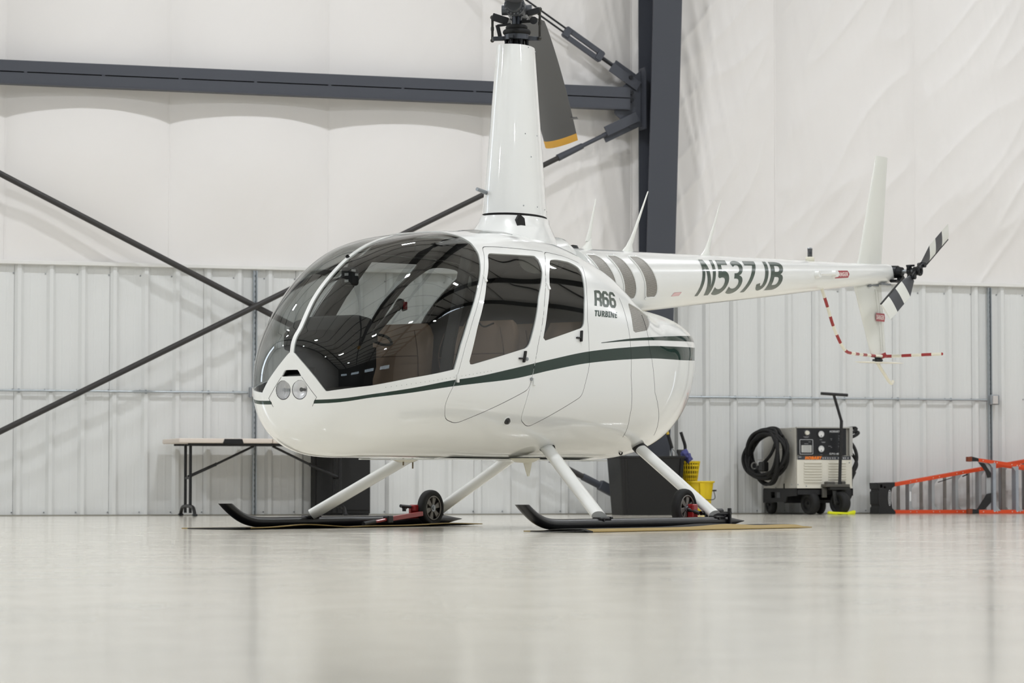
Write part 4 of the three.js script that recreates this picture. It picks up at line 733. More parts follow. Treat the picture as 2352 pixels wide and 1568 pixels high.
// ---------------------------------------------------------------- ground handling wheels on the skids
function towWheel(label, x, z, s, y, lean) {
  // placed in the helicopter's axes; s = 1 hangs on the inner side of the port skid
  const c = cos(0.6301), q = sin(0.6301), wx = 1.7293 + x * c + z * q, wz = 9.6832 - x * q + z * c;
  const t = thing('tow_wheel', label, 'wheel', [wx, 0, wz], 0.6301, 'ground handling wheels on the skids');
  const wheel = new THREE.Group(); wheel.name = 'wheel'; t.add(wheel); wheel.position.y = y; wheel.rotation.x = lean;
  obj('tire', lathe([[0.082, -0.028], [0.112, -0.030], [0.123, -0.022], [0.126, -0.008], [0.126, 0.008], [0.123, 0.022], [0.112, 0.030], [0.082, 0.028], [0.082, -0.028]], 64).rotateX(PI / 2), M.rubber, wheel);
  const hub = mat('#77746f', 0.45, 0.5);
  obj('rim', [at(new THREE.TorusGeometry(0.081, 0.005, 8, 56), 0, 0, 0.026), at(new THREE.TorusGeometry(0.081, 0.005, 8, 56), 0, 0, -0.026), at(new THREE.CylinderGeometry(0.083, 0.083, 0.05, 48, 1, true), 0, 0, 0, PI / 2)], hub, wheel);
  obj('disc', at(new THREE.CylinderGeometry(0.081, 0.081, 0.012, 40), 0, 0, 0, PI / 2), mat('#26241f', 0.7), wheel);
  for (let k = 0; k < 6; k++) { const f = k / 6 * 2 * PI + 0.3; obj('spoke', prism([[0.016, -0.010], [0.078, -0.021], [0.078, 0.021], [0.016, 0.010]], 0.044, 0.003).rotateZ(f), hub, wheel); }
  obj('hub', [at(new THREE.CylinderGeometry(0.024, 0.024, 0.054, 24), 0, 0, 0, PI / 2), at(new THREE.CylinderGeometry(0.012, 0.015, 0.07, 12), 0, 0, 0, PI / 2)], M.steel, wheel);
  return t;
}
{
  const red = M.red, bl = M.satin;
  const a = towWheel('black spoked tow wheel standing before the far skid, red lever lying forward', 0.489, -1.055, -1, 0.126, 0);
  obj('bracket', [rbox(0.15, 0.09, 0.022, -0.11, 0.10, -0.04, 0.006), rbox(0.07, 0.05, 0.05, -0.14, 0.125, -0.035, 0.012)], red, a);
  obj('lever', bar([-0.13, 0.088, 0.02], [-0.52, 0.055, 0.045], 0.032, 0.032), red, a);
  obj('lever_clamp', rbox(0.06, 0.055, 0.05, -0.535, 0.052, 0.046, 0.01), bl, a);
  obj('lever_extension', rod([-0.54, 0.053, 0.046], [-0.74, 0.032, 0.06], 0.0115), red, a);
  obj('grip', rod([-0.70, 0.036, 0.058], [-0.83, 0.022, 0.066], 0.016), M.black, a);
  obj('axle', rod([-0.30, 0.142, -0.03], [-0.19, 0.135, -0.03], 0.0115), bl, a);
  obj('pin', [rod([-0.26, 0.105, -0.03], [-0.26, 0.13, -0.03], 0.014), rod([-0.28, 0.13, -0.03], [-0.235, 0.125, -0.03], 0.006)], bl, a);
  const b = towWheel('black spoked tow wheel tucked behind the near skid with red bracket', 0.515, 1.005, 1, 0.134, 0.0);
  obj('bracket', [rbox(0.06, 0.13, 0.05, 0.035, 0.095, 0.045, 0.01), bar([0.06, 0.066, 0.05], [-0.36, 0.052, 0.06], 0.028, 0.026)], red, b);
  obj('axle', [rod([0.0, 0.134, 0], [0.03, 0.10, 0.10], 0.014), rod([0.08, 0.10, 0.08], [0.25, 0.105, 0.12], 0.014), rod([0.2, 0.11, 0.118], [0.27, 0.112, 0.12], 0.02)], bl, b);
  obj('clamp', [rbox(0.02, 0.13, 0.022, 0.235, 0.068, 0.205, 0.004), rod([0.10, 0.085, 0.10], [0.24, 0.095, 0.20], 0.012), rbox(0.03, 0.02, 0.09, 0.235, 0.10, 0.17, 0.004)], bl, b);
}
// ---------------------------------------------------------------- anti-slip mats under the skids
{
  const grit = noiseTex(256, 256, (u, v) => { const k = 0.13 + fbm(u, v, 30, 3, 4) * 0.12; return [k, k, k * 0.98]; }, true);
  const m = mat('#ffffff', 0.85, 0, { map: grit }), edgeM = mat('#9a8450', 0.7), blackE = mat('#1a1917', 0.8);
  const mats = (label, x0, x1, z0, z1, wave) => {
    const t = thing('floor_mat', label, 'mat', [1.7293, 0, 9.6832], 0.6301, 'anti-slip mats under the skids');
    const f = (x, z) => 0.0025 + wave(x, z, x0, x1, z0, z1);
    const strip = (xa, xb, za, zb, nx, nz) => { const rs = []; const P = [], I = [], U = []; for (const [o, top] of [[0.006, 1], [0, 0]]) for (let j = 0; j <= nz; j++) for (let i = 0; i <= nx; i++) { const x = lerp2(xa, xb, i / nx), z = lerp2(za, zb, j / nz); P.push(x, f(x, z) + o, z); U.push(x * 3, z * 3); }
      const N = (nx + 1) * (nz + 1), q = (a, b, c, d) => I.push(a, b, c, a, c, d); for (let j = 0; j < nz; j++) for (let i = 0; i < nx; i++) { const k = j * (nx + 1) + i; q(k, k + nx + 1, k + nx + 2, k + 1); q(N + k, N + k + 1, N + k + nx + 2, N + k + nx + 1); }
      for (let i = 0; i < nx; i++) { q(i, i + 1, N + i + 1, N + i); const k = nz * (nx + 1) + i; q(k, N + k, N + k + 1, k + 1); } for (let j = 0; j < nz; j++) { const k = j * (nx + 1); q(k, N + k, N + k + nx + 1, k + nx + 1); const l = k + nx; q(l, l + nx + 1, N + l + nx + 1, N + l); }
      const g = new THREE.BufferGeometry(); g.setAttribute('position', new THREE.Float32BufferAttribute(P, 3)); g.setAttribute('uv', new THREE.Float32BufferAttribute(U, 2)); g.setIndex(I); const h = g.toNonIndexed(); h.computeVertexNormals(); return h; };
    obj('mat_surface', strip(x0 + 0.05, x1 - 0.05, z0 + 0.05, z1 - 0.05, 60, 8), m, t);
    const e = 0.05;
    obj('border', strip(x0 + e, x1 - e, z1 - e, z1, 60, 4), edgeM, t, 'worn yellow border'); obj('border', strip(x0 + e, x1 - e, z0, z0 + e, 60, 1), edgeM, t, 'worn yellow border');
    obj('border', strip(x0, x0 + e, z0 + e * 1.0, z1, 1, 8), blackE, t, 'black end border'); obj('border', strip(x1 - e, x1, z0, z1, 1, 8), edgeM, t, 'worn yellow border');
    obj('corner', strip(x0, x0 + e, z0, z0 + e, 1, 1), edgeM, t);
    return t;
  };
  const bump = (x, c, w, h) => h * Math.exp(-(((x - c) / w) ** 2));
  mats('black anti-slip mat with worn yellow border under the far skid, its edge rippled', -1.62, 0.93, -1.47, -0.93, (x, z) => smooth(-1.10, -0.95, z) * (0.006 + bump(x, -1.0, 0.25, 0.016) + bump(x, -0.55, 0.12, -0.004) + bump(x, 0.55, 0.3, 0.010)));
  mats('black anti-slip mat with tan edge under the near skid, rippled towards the rear', -1.42, 1.22, 1.09, 1.56, (x, z, a, b, c, d) => smooth(1.20, 1.34, z) * smooth(d, d - 0.06, z) * smooth(b, b - 0.12, x) * (0.014 + bump(x, 0.22, 0.30, 0.016) + bump(x, 0.90, 0.25, 0.006)));
}
// ---------------------------------------------------------------- folding table and black cabinet
{
  const t = thing('folding_table', 'pale folding table with black wishbone legs against the ribbed wall', 'table', [1.371, 0, 0.085]);
  const L = 1.80, W = 0.76, topM = mat('#d8cdc2', 0.55), f = M.satin;
  obj('tabletop', [rbox(L / 2 - 0.002, 0.045, W, L / 4, 0.708, W / 2, 0.012), rbox(L / 2 - 0.002, 0.045, W, L * 0.75 + 0.002, 0.708, W / 2, 0.012)], topM, t);
  obj('carry_handle', prism([[-0.10, -0.026], [0.10, -0.026], [0.085, 0.018], [-0.085, 0.018]], 0.02, 0.004).translate(0.52, 0.708, W), f, t);
  obj('rail', [rbox(L - 0.2, 0.02, 0.02, L / 2, 0.677, W - 0.07, 0.004)], f, t); obj('rail', rbox(L - 0.2, 0.02, 0.02, L / 2, 0.677, 0.07, 0.004), f, t);
  for (const [x, s] of [[0.17, 1], [L - 0.17, -1]]) {
    for (const z of [0.27, 0.49]) obj('leg', rod([x, 0.03, z], [x, 0.68, z], 0.0145), f, t);
    obj('foot', [tube([[x, 0.008, 0.06], [x, 0.075, 0.13], [x, 0.092, 0.25], [x, 0.092, 0.51], [x, 0.075, 0.63], [x, 0.008, 0.70]], 0.017, 30, 10), rbox(0.045, 0.02, 0.05, x, 0.012, 0.07), rbox(0.045, 0.02, 0.05, x, 0.012, 0.69)], f, t);
    obj('cross_bar', rod([x, 0.36, 0.25], [x, 0.36, 0.51], 0.011), f, t);
    obj('brace', [rod([x, 0.37, 0.38], [x + s * 0.27, 0.49, 0.38], 0.015), rod([x + s * 0.27, 0.49, 0.38], [x + s * 0.64, 0.665, 0.38], 0.0115), at(new THREE.TorusGeometry(0.016, 0.004, 8, 16), x + s * 0.27, 0.49, 0.38, 0, PI / 2)], f, t);
  }
  const c = thing('black_cabinet', 'plain black box cabinet against the wall under the helicopter belly', 'cabinet', [3.12, 0, 0.15]);
  obj('carcass', rbox(0.56, 0.62, 0.16, 0, 0.325, 0, 0.01), mat('#090909', 0.55), c); obj('door', rbox(0.53, 0.56, 0.016, 0, 0.33, 0.086, 0.006), mat('#080808', 0.5), c); obj('plinth', rbox(0.54, 0.03, 0.14, 0, 0.015, 0, 0.004), M.black, c);
}
// ---------------------------------------------------------------- black cart, mops, bucket
{
  const t = thing('utility_bin', 'tall black tapered plastic bin standing before the steel column', 'bin', [6.07, 0, 0.74]);
  const pm = mat('#0b0b0b', 0.5), w = (y) => 0.30 + 0.04 * y / 0.58, dd = y => 0.19 + 0.04 * y / 0.58, ring = (y, o) => { const r = [], hw = w(y) + o, hd = dd(y) + o; for (let k = 0; k < 40; k++) { const f = k / 40 * 2 * PI, c = cos(f), s = sin(f); r.push([hw * sign(c) * pow(abs(c), 0.18), y, hd * sign(s) * pow(abs(s), 0.18)]); } return r; };
  obj('body', loft([ring(0.0, 0), ring(0.57, 0), ring(0.575, -0.012), ring(0.3, -0.014), ring(0.04, -0.02)]), pm, t);
  obj('rim', loft([ring(0.555, 0.0), ring(0.558, 0.008), ring(0.578, 0.008), ring(0.58, 0.0), ring(0.58, -0.012)], false), pm, t);
  for (const x of [-0.27, 0.27]) obj('corner_rib', bar([x * 0.96, 0.02, 0.192], [x * 1.08, 0.55, 0.232], 0.02, 0.008), pm, t);
  const m1 = thing('mop', 'yellow tipped mop with black grip leaning behind the black bin', 'mop', [6.46, 0, 0.47]);
  obj('pole', rod([0.06, 0.01, 0], [-0.015, 0.72, -0.02], 0.011), M.blackmetal, m1); obj('grip', rod([0.003, 0.66, -0.02], [-0.035, 0.80, -0.03], 0.017), M.black, m1); obj('tip', rod([-0.035, 0.80, -0.03], [-0.055, 0.87, -0.035], 0.014), mat('#d3b13a', 0.5), m1);
  obj('wire_bail', tube([[0.0, 0.66, -0.01], [-0.012, 0.60, 0.0], [0.0, 0.52, 0.01], [0.05, 0.52, 0.01], [0.05, 0.60, 0.0], [0.0, 0.66, -0.01]], 0.004, 30, 6), M.steel, m1);
  const m2 = thing('mop', 'plain black mop with bent handle leaning behind the black bin', 'mop', [6.60, 0, 0.45]);
  obj('pole', rod([0.03, 0.01, 0], [0.005, 0.62, -0.02], 0.012), M.black, m2); obj('grip', tube([[0.005, 0.60, -0.02], [0.012, 0.68, -0.02], [-0.01, 0.76, -0.025], [-0.03, 0.825, -0.03]], 0.016, 20, 10), M.black, m2); obj('clamp', rbox(0.11, 0.10, 0.04, -0.02, 0.60, -0.02, 0.01), mat('#2b2b2b', 0.5), m2);
  const b = thing('mop_bucket', 'yellow tapered mop bucket with wire handle beside the black bin', 'bucket', [6.635, 0, 0.70]);
  const ym = mat('#e3c414', 0.42);
  obj('bucket', lathe([[0, 0.012], [0.118, 0.012], [0.122, 0.02], [0.158, 0.315], [0.172, 0.318], [0.174, 0.332], [0.160, 0.335], [0.154, 0.32], [0.116, 0.03], [0, 0.025]], 40), ym, b);
  obj('spout', bar([0.01, 0.02, 0.13], [-0.02, 0.315, 0.165], 0.05, 0.02, V(0, 0, 1)), ym, b);
  obj('wire_handle', tube([[0.15, 0.24, 0.06], [0.13, 0.16, 0.13], [0.0, 0.155, 0.17], [-0.1, 0.20, 0.155], [-0.16, 0.27, 0.06]], 0.004, 30, 6), M.dark, b); obj('handle_pin', rod([0.13, 0.24, 0.055], [0.175, 0.24, 0.07], 0.008), M.dark, b);
  const wr = new THREE.Group(); wr.name = 'wringer'; b.add(wr);
  const cone = (y0, y1) => [y0, y1].map(y => { const r = 0.066 + 0.028 * (y - 0.335) / 0.18, o = []; for (let k = 0; k < 28; k++) { const f = k / 28 * 2 * PI; o.push([-0.075 + r * cos(f), y, r * sin(f)]); } return o; });
  for (let k = 0; k < 4; k++) obj('ring', loft(cone(0.345 + k * 0.045, 0.363 + k * 0.045), false), ym, wr);
  obj('ring', loft(cone(0.512, 0.532), false), ym, wr);
  const sl = []; for (let k = 0; k < 22; k++) { const f = k / 22 * 2 * PI; sl.push(rod([-0.075 + 0.066 * cos(f), 0.336, 0.066 * sin(f)], [-0.075 + 0.094 * cos(f), 0.53, 0.094 * sin(f)], 0.0045, 0.0045, 6)); } obj('slat', sl, ym, wr).userData.kind = 'stuff';
  obj('basket_lining', loft(cone(0.336, 0.52).map(r => r.map(([x, y, z]) => [-0.075 + (x + 0.075) * 0.86, y, z * 0.86]))), mat('#6e5a10', 0.8), wr);
  const rag = thing('rag', 'crumpled blue and purple rag hung over the corner of the black bin', 'cloth', [6.455, 0.60, 0.86]);
  { const g = new THREE.IcosahedronGeometry(0.065, 5), p = g.attributes.position; for (let i = 0; i < p.count; i++) { const v = V(p.getX(i), p.getY(i), p.getZ(i)), n = 1 + 0.35 * noise.noise(v.x * 30, v.y * 30, v.z * 30) + 0.12 * noise.noise(v.x * 80, v.y * 80, v.z * 80); v.multiplyScalar(n); p.setXYZ(i, v.x * 0.8, v.y * 0.75 - (v.x > 0 ? 0.035 : 0), v.z * 0.8); } const h = mergeVertices(g.deleteAttribute('normal').deleteAttribute('uv')); h.computeVertexNormals(); obj('cloth', h, mat('#4d4f84', 0.9), rag); }
}
// ---------------------------------------------------------------- ground power cart
{
  const t = thing('power_cart', 'cream and black ground power cart on wheels with dials and tow handle', 'power cart', [7.905, 0, 0.52]);
  const W = 0.61, Dp = 0.84, cream = mat('#d9d5c8', 0.45), side = mat('#b9b6ad', 0.5), bk = mat('#141416', 0.5), z1 = Dp / 2;
  obj('housing', [rbox(W, 0.61, Dp - 0.03, 0, 0.565, -0.015, 0.008)], side, t, 'greyish cream sheet metal housing');
  obj('front_panel', rbox(W - 0.01, 0.29, 0.02, 0, 0.405, z1 - 0.01, 0.006), cream, t);
  obj('top_trim', [rbox(W, 0.014, 0.035, 0, 0.868, z1 - 0.012, 0.004), rbox(0.035, 0.28, 0.03, W / 2 - 0.016, 0.73, z1 - 0.01, 0.004)], mat('#a9a8a3', 0.5), t);
  obj('screw', [[-0.29, 0.30], [-0.2, 0.285], [0.0, 0.285], [0.26, 0.285], [0.27, 0.52]].map(([x, y]) => at(new THREE.SphereGeometry(0.007, 8, 6), x, y, z1)).concat([[0.30, 0.3], [-0.1, 0.27], [-0.35, 0.29], [0.28, 0.84], [-0.2, 0.84]].map(([z, y]) => at(new THREE.SphereGeometry(0.007, 8, 6), -W / 2, y, z))), M.steel, t).userData.kind = 'stuff';
  for (let c = 0; c < 2; c++) for (let r = 0; r < 8; r++) obj('louver', prism([[0, 0], [0.012, -0.004], [0.012, -0.012], [0, -0.016]], 0.19).rotateY(-PI / 2).translate(-0.13 + c * 0.265, 0.525 - r * 0.0272, z1), cream, t);
  const panel = M.sheet(1024, 560, (x, w, h) => {
    x.fillStyle = '#17181c'; x.fillRect(0, 0, w, h); x.fillStyle = x.strokeStyle = '#cfcfcf';
    const txt = (s, X, Y, px, W, f = 'bold ') => { x.font = f + px + 'px sans-serif'; x.save(); x.translate(X, Y); x.scale(W / x.measureText(s).width, 1); x.fillText(s, 0, 0); x.restore(); };
    x.font = 'italic bold 60px sans-serif'; txt('HOBART', 672, 84, 58, 210, 'italic bold '); txt('GPU-400', 668, 548, 54, 250);
    x.lineWidth = 8; x.beginPath(); x.roundRect(58, 236, 270, 302, 14); x.stroke();
    x.fillStyle = '#b9b9b4'; x.fillRect(90, 352, 212, 150); x.fillStyle = '#5b5b5b'; x.lineWidth = 4; x.strokeStyle = '#77777a'; for (let k = 0; k < 5; k++) x.strokeRect(126 + k * 32, 372, 22, 110);
    x.fillStyle = '#8d8d90'; for (const [a, b, c] of [[130, 172, 120], [150, 190, 80], [150, 318, 84], [238, 278, 44], [472, 232, 50], [500, 280, 90], [520, 292, 60], [478, 544, 46], [690, 210, 40], [700, 236, 26], [858, 200, 40], [862, 236, 34], [866, 150, 30], [898, 170, 30], [650, 366, 60], [700, 390, 30], [858, 366, 60], [866, 396, 34], [864, 312, 30], [900, 330, 34]]) x.fillRect(a, b, c, 9);
    for (let k = 0; k < 9; k++) { const f = -2.4 + k * 0.52; x.fillRect(206 + 70 * cos(f) - 8, 96 + 62 * sin(f), 16, 7); }
  });
  obj('control_panel', at(new THREE.PlaneGeometry(0.535, 0.268), -0.032, 0.726, z1 + 0.0015), mat('#ffffff', 0.4, 0, { map: panel }), t);
  const px = (u, v) => [-0.032 + (u - 0.5) * 0.535, 0.726 + (0.5 - v) * 0.268];
  { const [x, y] = px(0.2, 0.17); obj('knob', at(new THREE.CylinderGeometry(0.02, 0.023, 0.024, 20), x, y, z1 + 0.013, PI / 2), mat('#d9d6c8', 0.4), t); }
  const dial = M.sheet(128, 128, (x, w, h) => { x.clearRect(0, 0, w, h); x.fillStyle = '#9b9c9c'; x.beginPath(); x.arc(64, 64, 63, 0, 7); x.fill(); x.fillStyle = '#dcdcda'; x.beginPath(); x.arc(64, 64, 52, 0, 7); x.fill(); x.strokeStyle = '#555'; x.lineWidth = 3; for (let k = 0; k < 11; k++) { const f = PI * (1.15 + k * 0.07); x.beginPath(); x.moveTo(64 + 38 * cos(f), 70 + 38 * sin(f)); x.lineTo(64 + 46 * cos(f), 70 + 46 * sin(f)); x.stroke(); } x.fillStyle = '#3c3c3c'; x.beginPath(); x.moveTo(50, 108); x.lineTo(64, 78); x.lineTo(78, 108); x.fill(); });
  for (const v of [0.216, 0.763]) { const [x, y] = px(0.483, v), d = new THREE.Group(); d.name = 'dial'; t.add(d); obj('dial_case', at(new THREE.CylinderGeometry(0.037, 0.037, 0.012, 28), x, y, z1 + 0.006, PI / 2), M.dark, d); obj('dial_face', at(new THREE.CircleGeometry(0.034, 28), x, y, z1 + 0.0135), mat('#ffffff', 0.3, 0, { map: dial }), d); }
  const strip = M.sheet(1024, 64, (x, w, h) => { x.fillStyle = '#3a3c42'; x.fillRect(0, 0, w, h); x.font = 'bold 70px sans-serif'; x.fillStyle = x.strokeStyle = '#ee7d16'; x.lineWidth = 6; x.save(); x.translate(134, 57); x.transform(1, 0, -0.2, 1, 0, 0); x.scale(320 / x.measureText('HOBART').width, 1); x.fillText('HOBART', 0, 0); x.strokeText('HOBART', 0, 0); x.restore(); x.fillStyle = '#d0d0cf'; x.font = 'bold 40px sans-serif'; let X = 476; for (const c of 'GROUND POWER') { x.fillText(c, X, 48); X += c === ' ' ? 26 : 46; } x.fillRect(20, 14, 50, 8); });
  obj('name_strip', at(new THREE.PlaneGeometry(0.575, 0.036), -0.005, 0.565, z1 + 0.0015), mat('#ffffff', 0.5, 0, { map: strip }), t);
  // black frame with cut-outs
  obj('chassis', [prism([[-Dp / 2, 0.25], [Dp / 2, 0.26], [Dp / 2, 0.19], [0.18, 0.18], [0.15, 0.125], [-Dp / 2, 0.115]], 0.012, 0, [[[-0.22, 0.165], [-0.12, 0.165], [-0.12, 0.225], [-0.22, 0.225]]]).rotateY(-PI / 2).translate(-W / 2 + 0.002, 0, 0), prism([[-Dp / 2, 0.25], [Dp / 2, 0.26], [Dp / 2, 0.19], [0.18, 0.18], [0.15, 0.125], [-Dp / 2, 0.115]], 0.012).rotateY(-PI / 2).translate(W / 2 - 0.002, 0, 0),
    prism([[-W / 2, 0.262], [W / 2, 0.262], [W / 2, 0.20], [W / 2 - 0.03, 0.14], [0.12, 0.13], [0.12, 0.20], [-W / 2, 0.20]], 0.02, 0, [[[0.17, 0.165], [0.215, 0.165], [0.215, 0.195], [0.17, 0.195]]]).translate(0, 0, z1 - 0.01), bbox(W, 0.012, Dp, 0, 0.255, 0), bbox(W, 0.03, 0.03, 0, 0.13, 0.10), bbox(W, 0.1, 0.012, 0, 0.19, -Dp / 2 + 0.01)], bk, t);
  obj('side_plate', bbox(0.004, 0.056, 0.085, -W / 2 - 0.006, 0.195, -0.02), mat('#55565a', 0.5), t); obj('side_slot', bbox(0.006, 0.05, 0.022, -W / 2 - 0.002, 0.285, 0.11), M.black, t);
  const wheel = (x, z, r, w, ry = 0) => { const g = new THREE.Group(); g.name = 'wheel'; t.add(g); g.position.set(x, r, z); g.rotation.y = ry;
    obj('tire', lathe([[r * 0.5, -w / 2], [r * 0.86, -w / 2], [r * 0.98, -w * 0.3], [r, 0], [r * 0.98, w * 0.3], [r * 0.86, w / 2], [r * 0.5, w / 2], [r * 0.5, -w / 2]], 40).rotateZ(PI / 2), M.rubber, g); obj('rim', [at(new THREE.CylinderGeometry(r * 0.52, r * 0.52, w * 0.7, 28), 0, 0, 0, 0, 0, PI / 2), at(new THREE.CylinderGeometry(0.014, 0.014, w * 1.3, 12), 0, 0, 0, 0, 0, PI / 2)], mat('#1d1d1e', 0.5), g); };
  wheel(-0.27, -0.30, 0.095, 0.06); wheel(0.27, -0.30, 0.095, 0.06); wheel(-0.13, z1 - 0.06, 0.115, 0.09, 0.25); wheel(0.13, 0.50, 0.115, 0.10, 0.35);
  obj('caster_fork', [bar([0.07, 0.115, 0.53], [0.065, 0.25, 0.50], 0.045, 0.012), bar([0.185, 0.115, 0.47], [0.185, 0.25, 0.46], 0.045, 0.012), rbox(0.22, 0.03, 0.14, 0.12, 0.262, 0.46, 0.006), rod([0.06, 0.115, 0.54], [0.2, 0.115, 0.47], 0.016)], mat('#2c2c2a', 0.5, 0.3), t);
  obj('caster_plate', [rbox(0.26, 0.028, 0.16, 0.09, 0.29, 0.46, 0.004), rbox(0.09, 0.05, 0.08, 0.03, 0.305, 0.47, 0.01), rbox(0.05, 0.06, 0.06, 0.17, 0.305, 0.47, 0.01), rbox(0.05, 0.10, 0.03, -0.02, 0.22, 0.45, 0.006)], mat('#56544e', 0.5, 0.3), t);
  const th = new THREE.Group(); th.name = 'tow_handle'; t.add(th);
  obj('pole', [rod([0.125, 0.29, 0.50], [0.14, 0.93, 0.52], 0.0165), rod([0.14, 0.93, 0.52], [0.045, 1.19, 0.55], 0.0145), at(new THREE.SphereGeometry(0.017, 12, 8), 0.14, 0.93, 0.52)], bk, th); obj('grip', rod([-0.09, 1.205, 0.54], [0.19, 1.19, 0.56], 0.0155), M.black, th);
  for (const [z, y, h] of [[0.16, 0.79, 0.14], [-0.30, 0.64, 0.09]]) obj('cable_hook', [bar([-W / 2, y - h, z], [-W / 2 - 0.13, y - h, z], 0.012, 0.012), bar([-W / 2 - 0.13, y - h, z], [-W / 2 - 0.13, y + 0.02, z], 0.014, 0.03)], mat('#d8d6cf', 0.5), t);
  obj('cable_hook', [bar([W / 2, 0.66, -0.1], [W / 2 + 0.14, 0.66, -0.1], 0.012, 0.012), bar([W / 2 + 0.14, 0.66, -0.1], [W / 2 + 0.14, 0.88, -0.1], 0.008, 0.014)], mat('#d8d6cf', 0.5), t);
  // the long cable coiled on the left hooks: one continuous run of turns
  const c = thing('power_cable', 'thick black cable coiled on hooks at the left side of the power cart', 'cable', [7.905 - W / 2 - 0.115, 0.60, 0.50]);
  const pts = [], turns = 9; for (let k = 0; k <= turns * 12; k++) { const f = k / 12 * 2 * PI + 0.6, q = k / 12, hz = 0.335 + 0.05 * sin(q * 2.3) + 0.02 * sin(f * 2 + q), hy = 0.225 + 0.035 * cos(q * 1.7), sag = -0.05 * max(0, cos(f)) ** 4 * 0; pts.push([-0.035 + 0.055 * sin(q * 2.9 + f) - 0.035 * cos(f) * -1, sin(f) * hy + 0.02 * sin(q * 3.1) + (sin(f) > 0 ? 0.0 : -0.02) - 0.07 * (-cos(f)) * 0.55 * -1 * -1 * (sin(f) > 0 ? 1 : 0.2) , -cos(f) * hz * -1 + 0.015 * sin(q * 5)]); }
  obj('cable', tube(pts, 0.0165, 520, 8), M.rubber, c);
  obj('loose_end', tube([[0.0, 0.17, 0.22], [-0.04, 0.02, 0.18], [-0.07, -0.09, 0.02], [-0.07, -0.13, -0.12]], 0.0165, 30, 8), M.rubber, c);
  obj('plug', [rbox(0.07, 0.10, 0.13, -0.08, -0.12, 0.06, 0.02), rod([-0.08, -0.13, -0.02], [-0.07, -0.13, -0.12], 0.03, 0.02)], M.black, c); obj('tie', at(new THREE.TorusGeometry(0.032, 0.007, 8, 18), -0.07, -0.11, -0.20, 0, 0.2), mat('#7d7d78', 0.6), c);
  const c2 = thing('power_cable', 'short black cable looped over the hook at the right side of the power cart', 'cable', [7.905 + W / 2, 0.72, 0.88]);
  obj('cable', tube([[0.02, -0.44, -0.03], [0.03, -0.30, -0.02], [0.12, -0.16, -0.1], [0.155, 0.0, -0.3], [0.09, 0.10, -0.48], [0.02, 0.09, -0.46], [0.06, 0.10, -0.55], [0.22, 0.15, -0.55], [0.30, 0.155, -0.5], [0.24, 0.11, -0.46], [0.05, 0.06, -0.46], [0.03, 0.06, -0.52], [0.2, 0.11, -0.6], [0.33, 0.115, -0.52], [0.25, 0.075, -0.44], [0.08, 0.03, -0.44]], 0.017, 160, 8), M.rubber, c2);
  obj('cable', tube([[0.05, 0.05, -0.45], [0.09, -0.02, -0.4], [0.13, -0.12, -0.22], [0.11, -0.22, -0.08], [0.05, -0.30, -0.03]], 0.016, 50, 8), M.rubber, c2); obj('plug', rod([0.05, -0.29, -0.03], [0.025, -0.36, -0.025], 0.03, 0.02), M.black, c2);
  const y = thing('yellow_chock', 'crumpled bright yellow cloth wedged under the front wheel of the power cart', 'chock', [8.03, 0, 1.06]);
  obj('cloth', [rbox(0.27, 0.024, 0.06, 0.0, 0.014, 0.02, 0.01), rbox(0.10, 0.03, 0.06, -0.11, 0.017, 0.03, 0.012), rbox(0.09, 0.034, 0.05, 0.09, 0.019, 0.03, 0.012)].map((g, i) => { const p = g.attributes.position; for (let k = 0; k < p.count; k++) p.setXYZ(k, p.getX(k), max(0.001, p.getY(k) + 0.008 * sin(p.getX(k) * 45 + i)), p.getZ(k) + 0.01 * sin(p.getX(k) * 30 + i)); g.computeVertexNormals(); return g; }), mat('#d8dc12', 0.7), y);
}
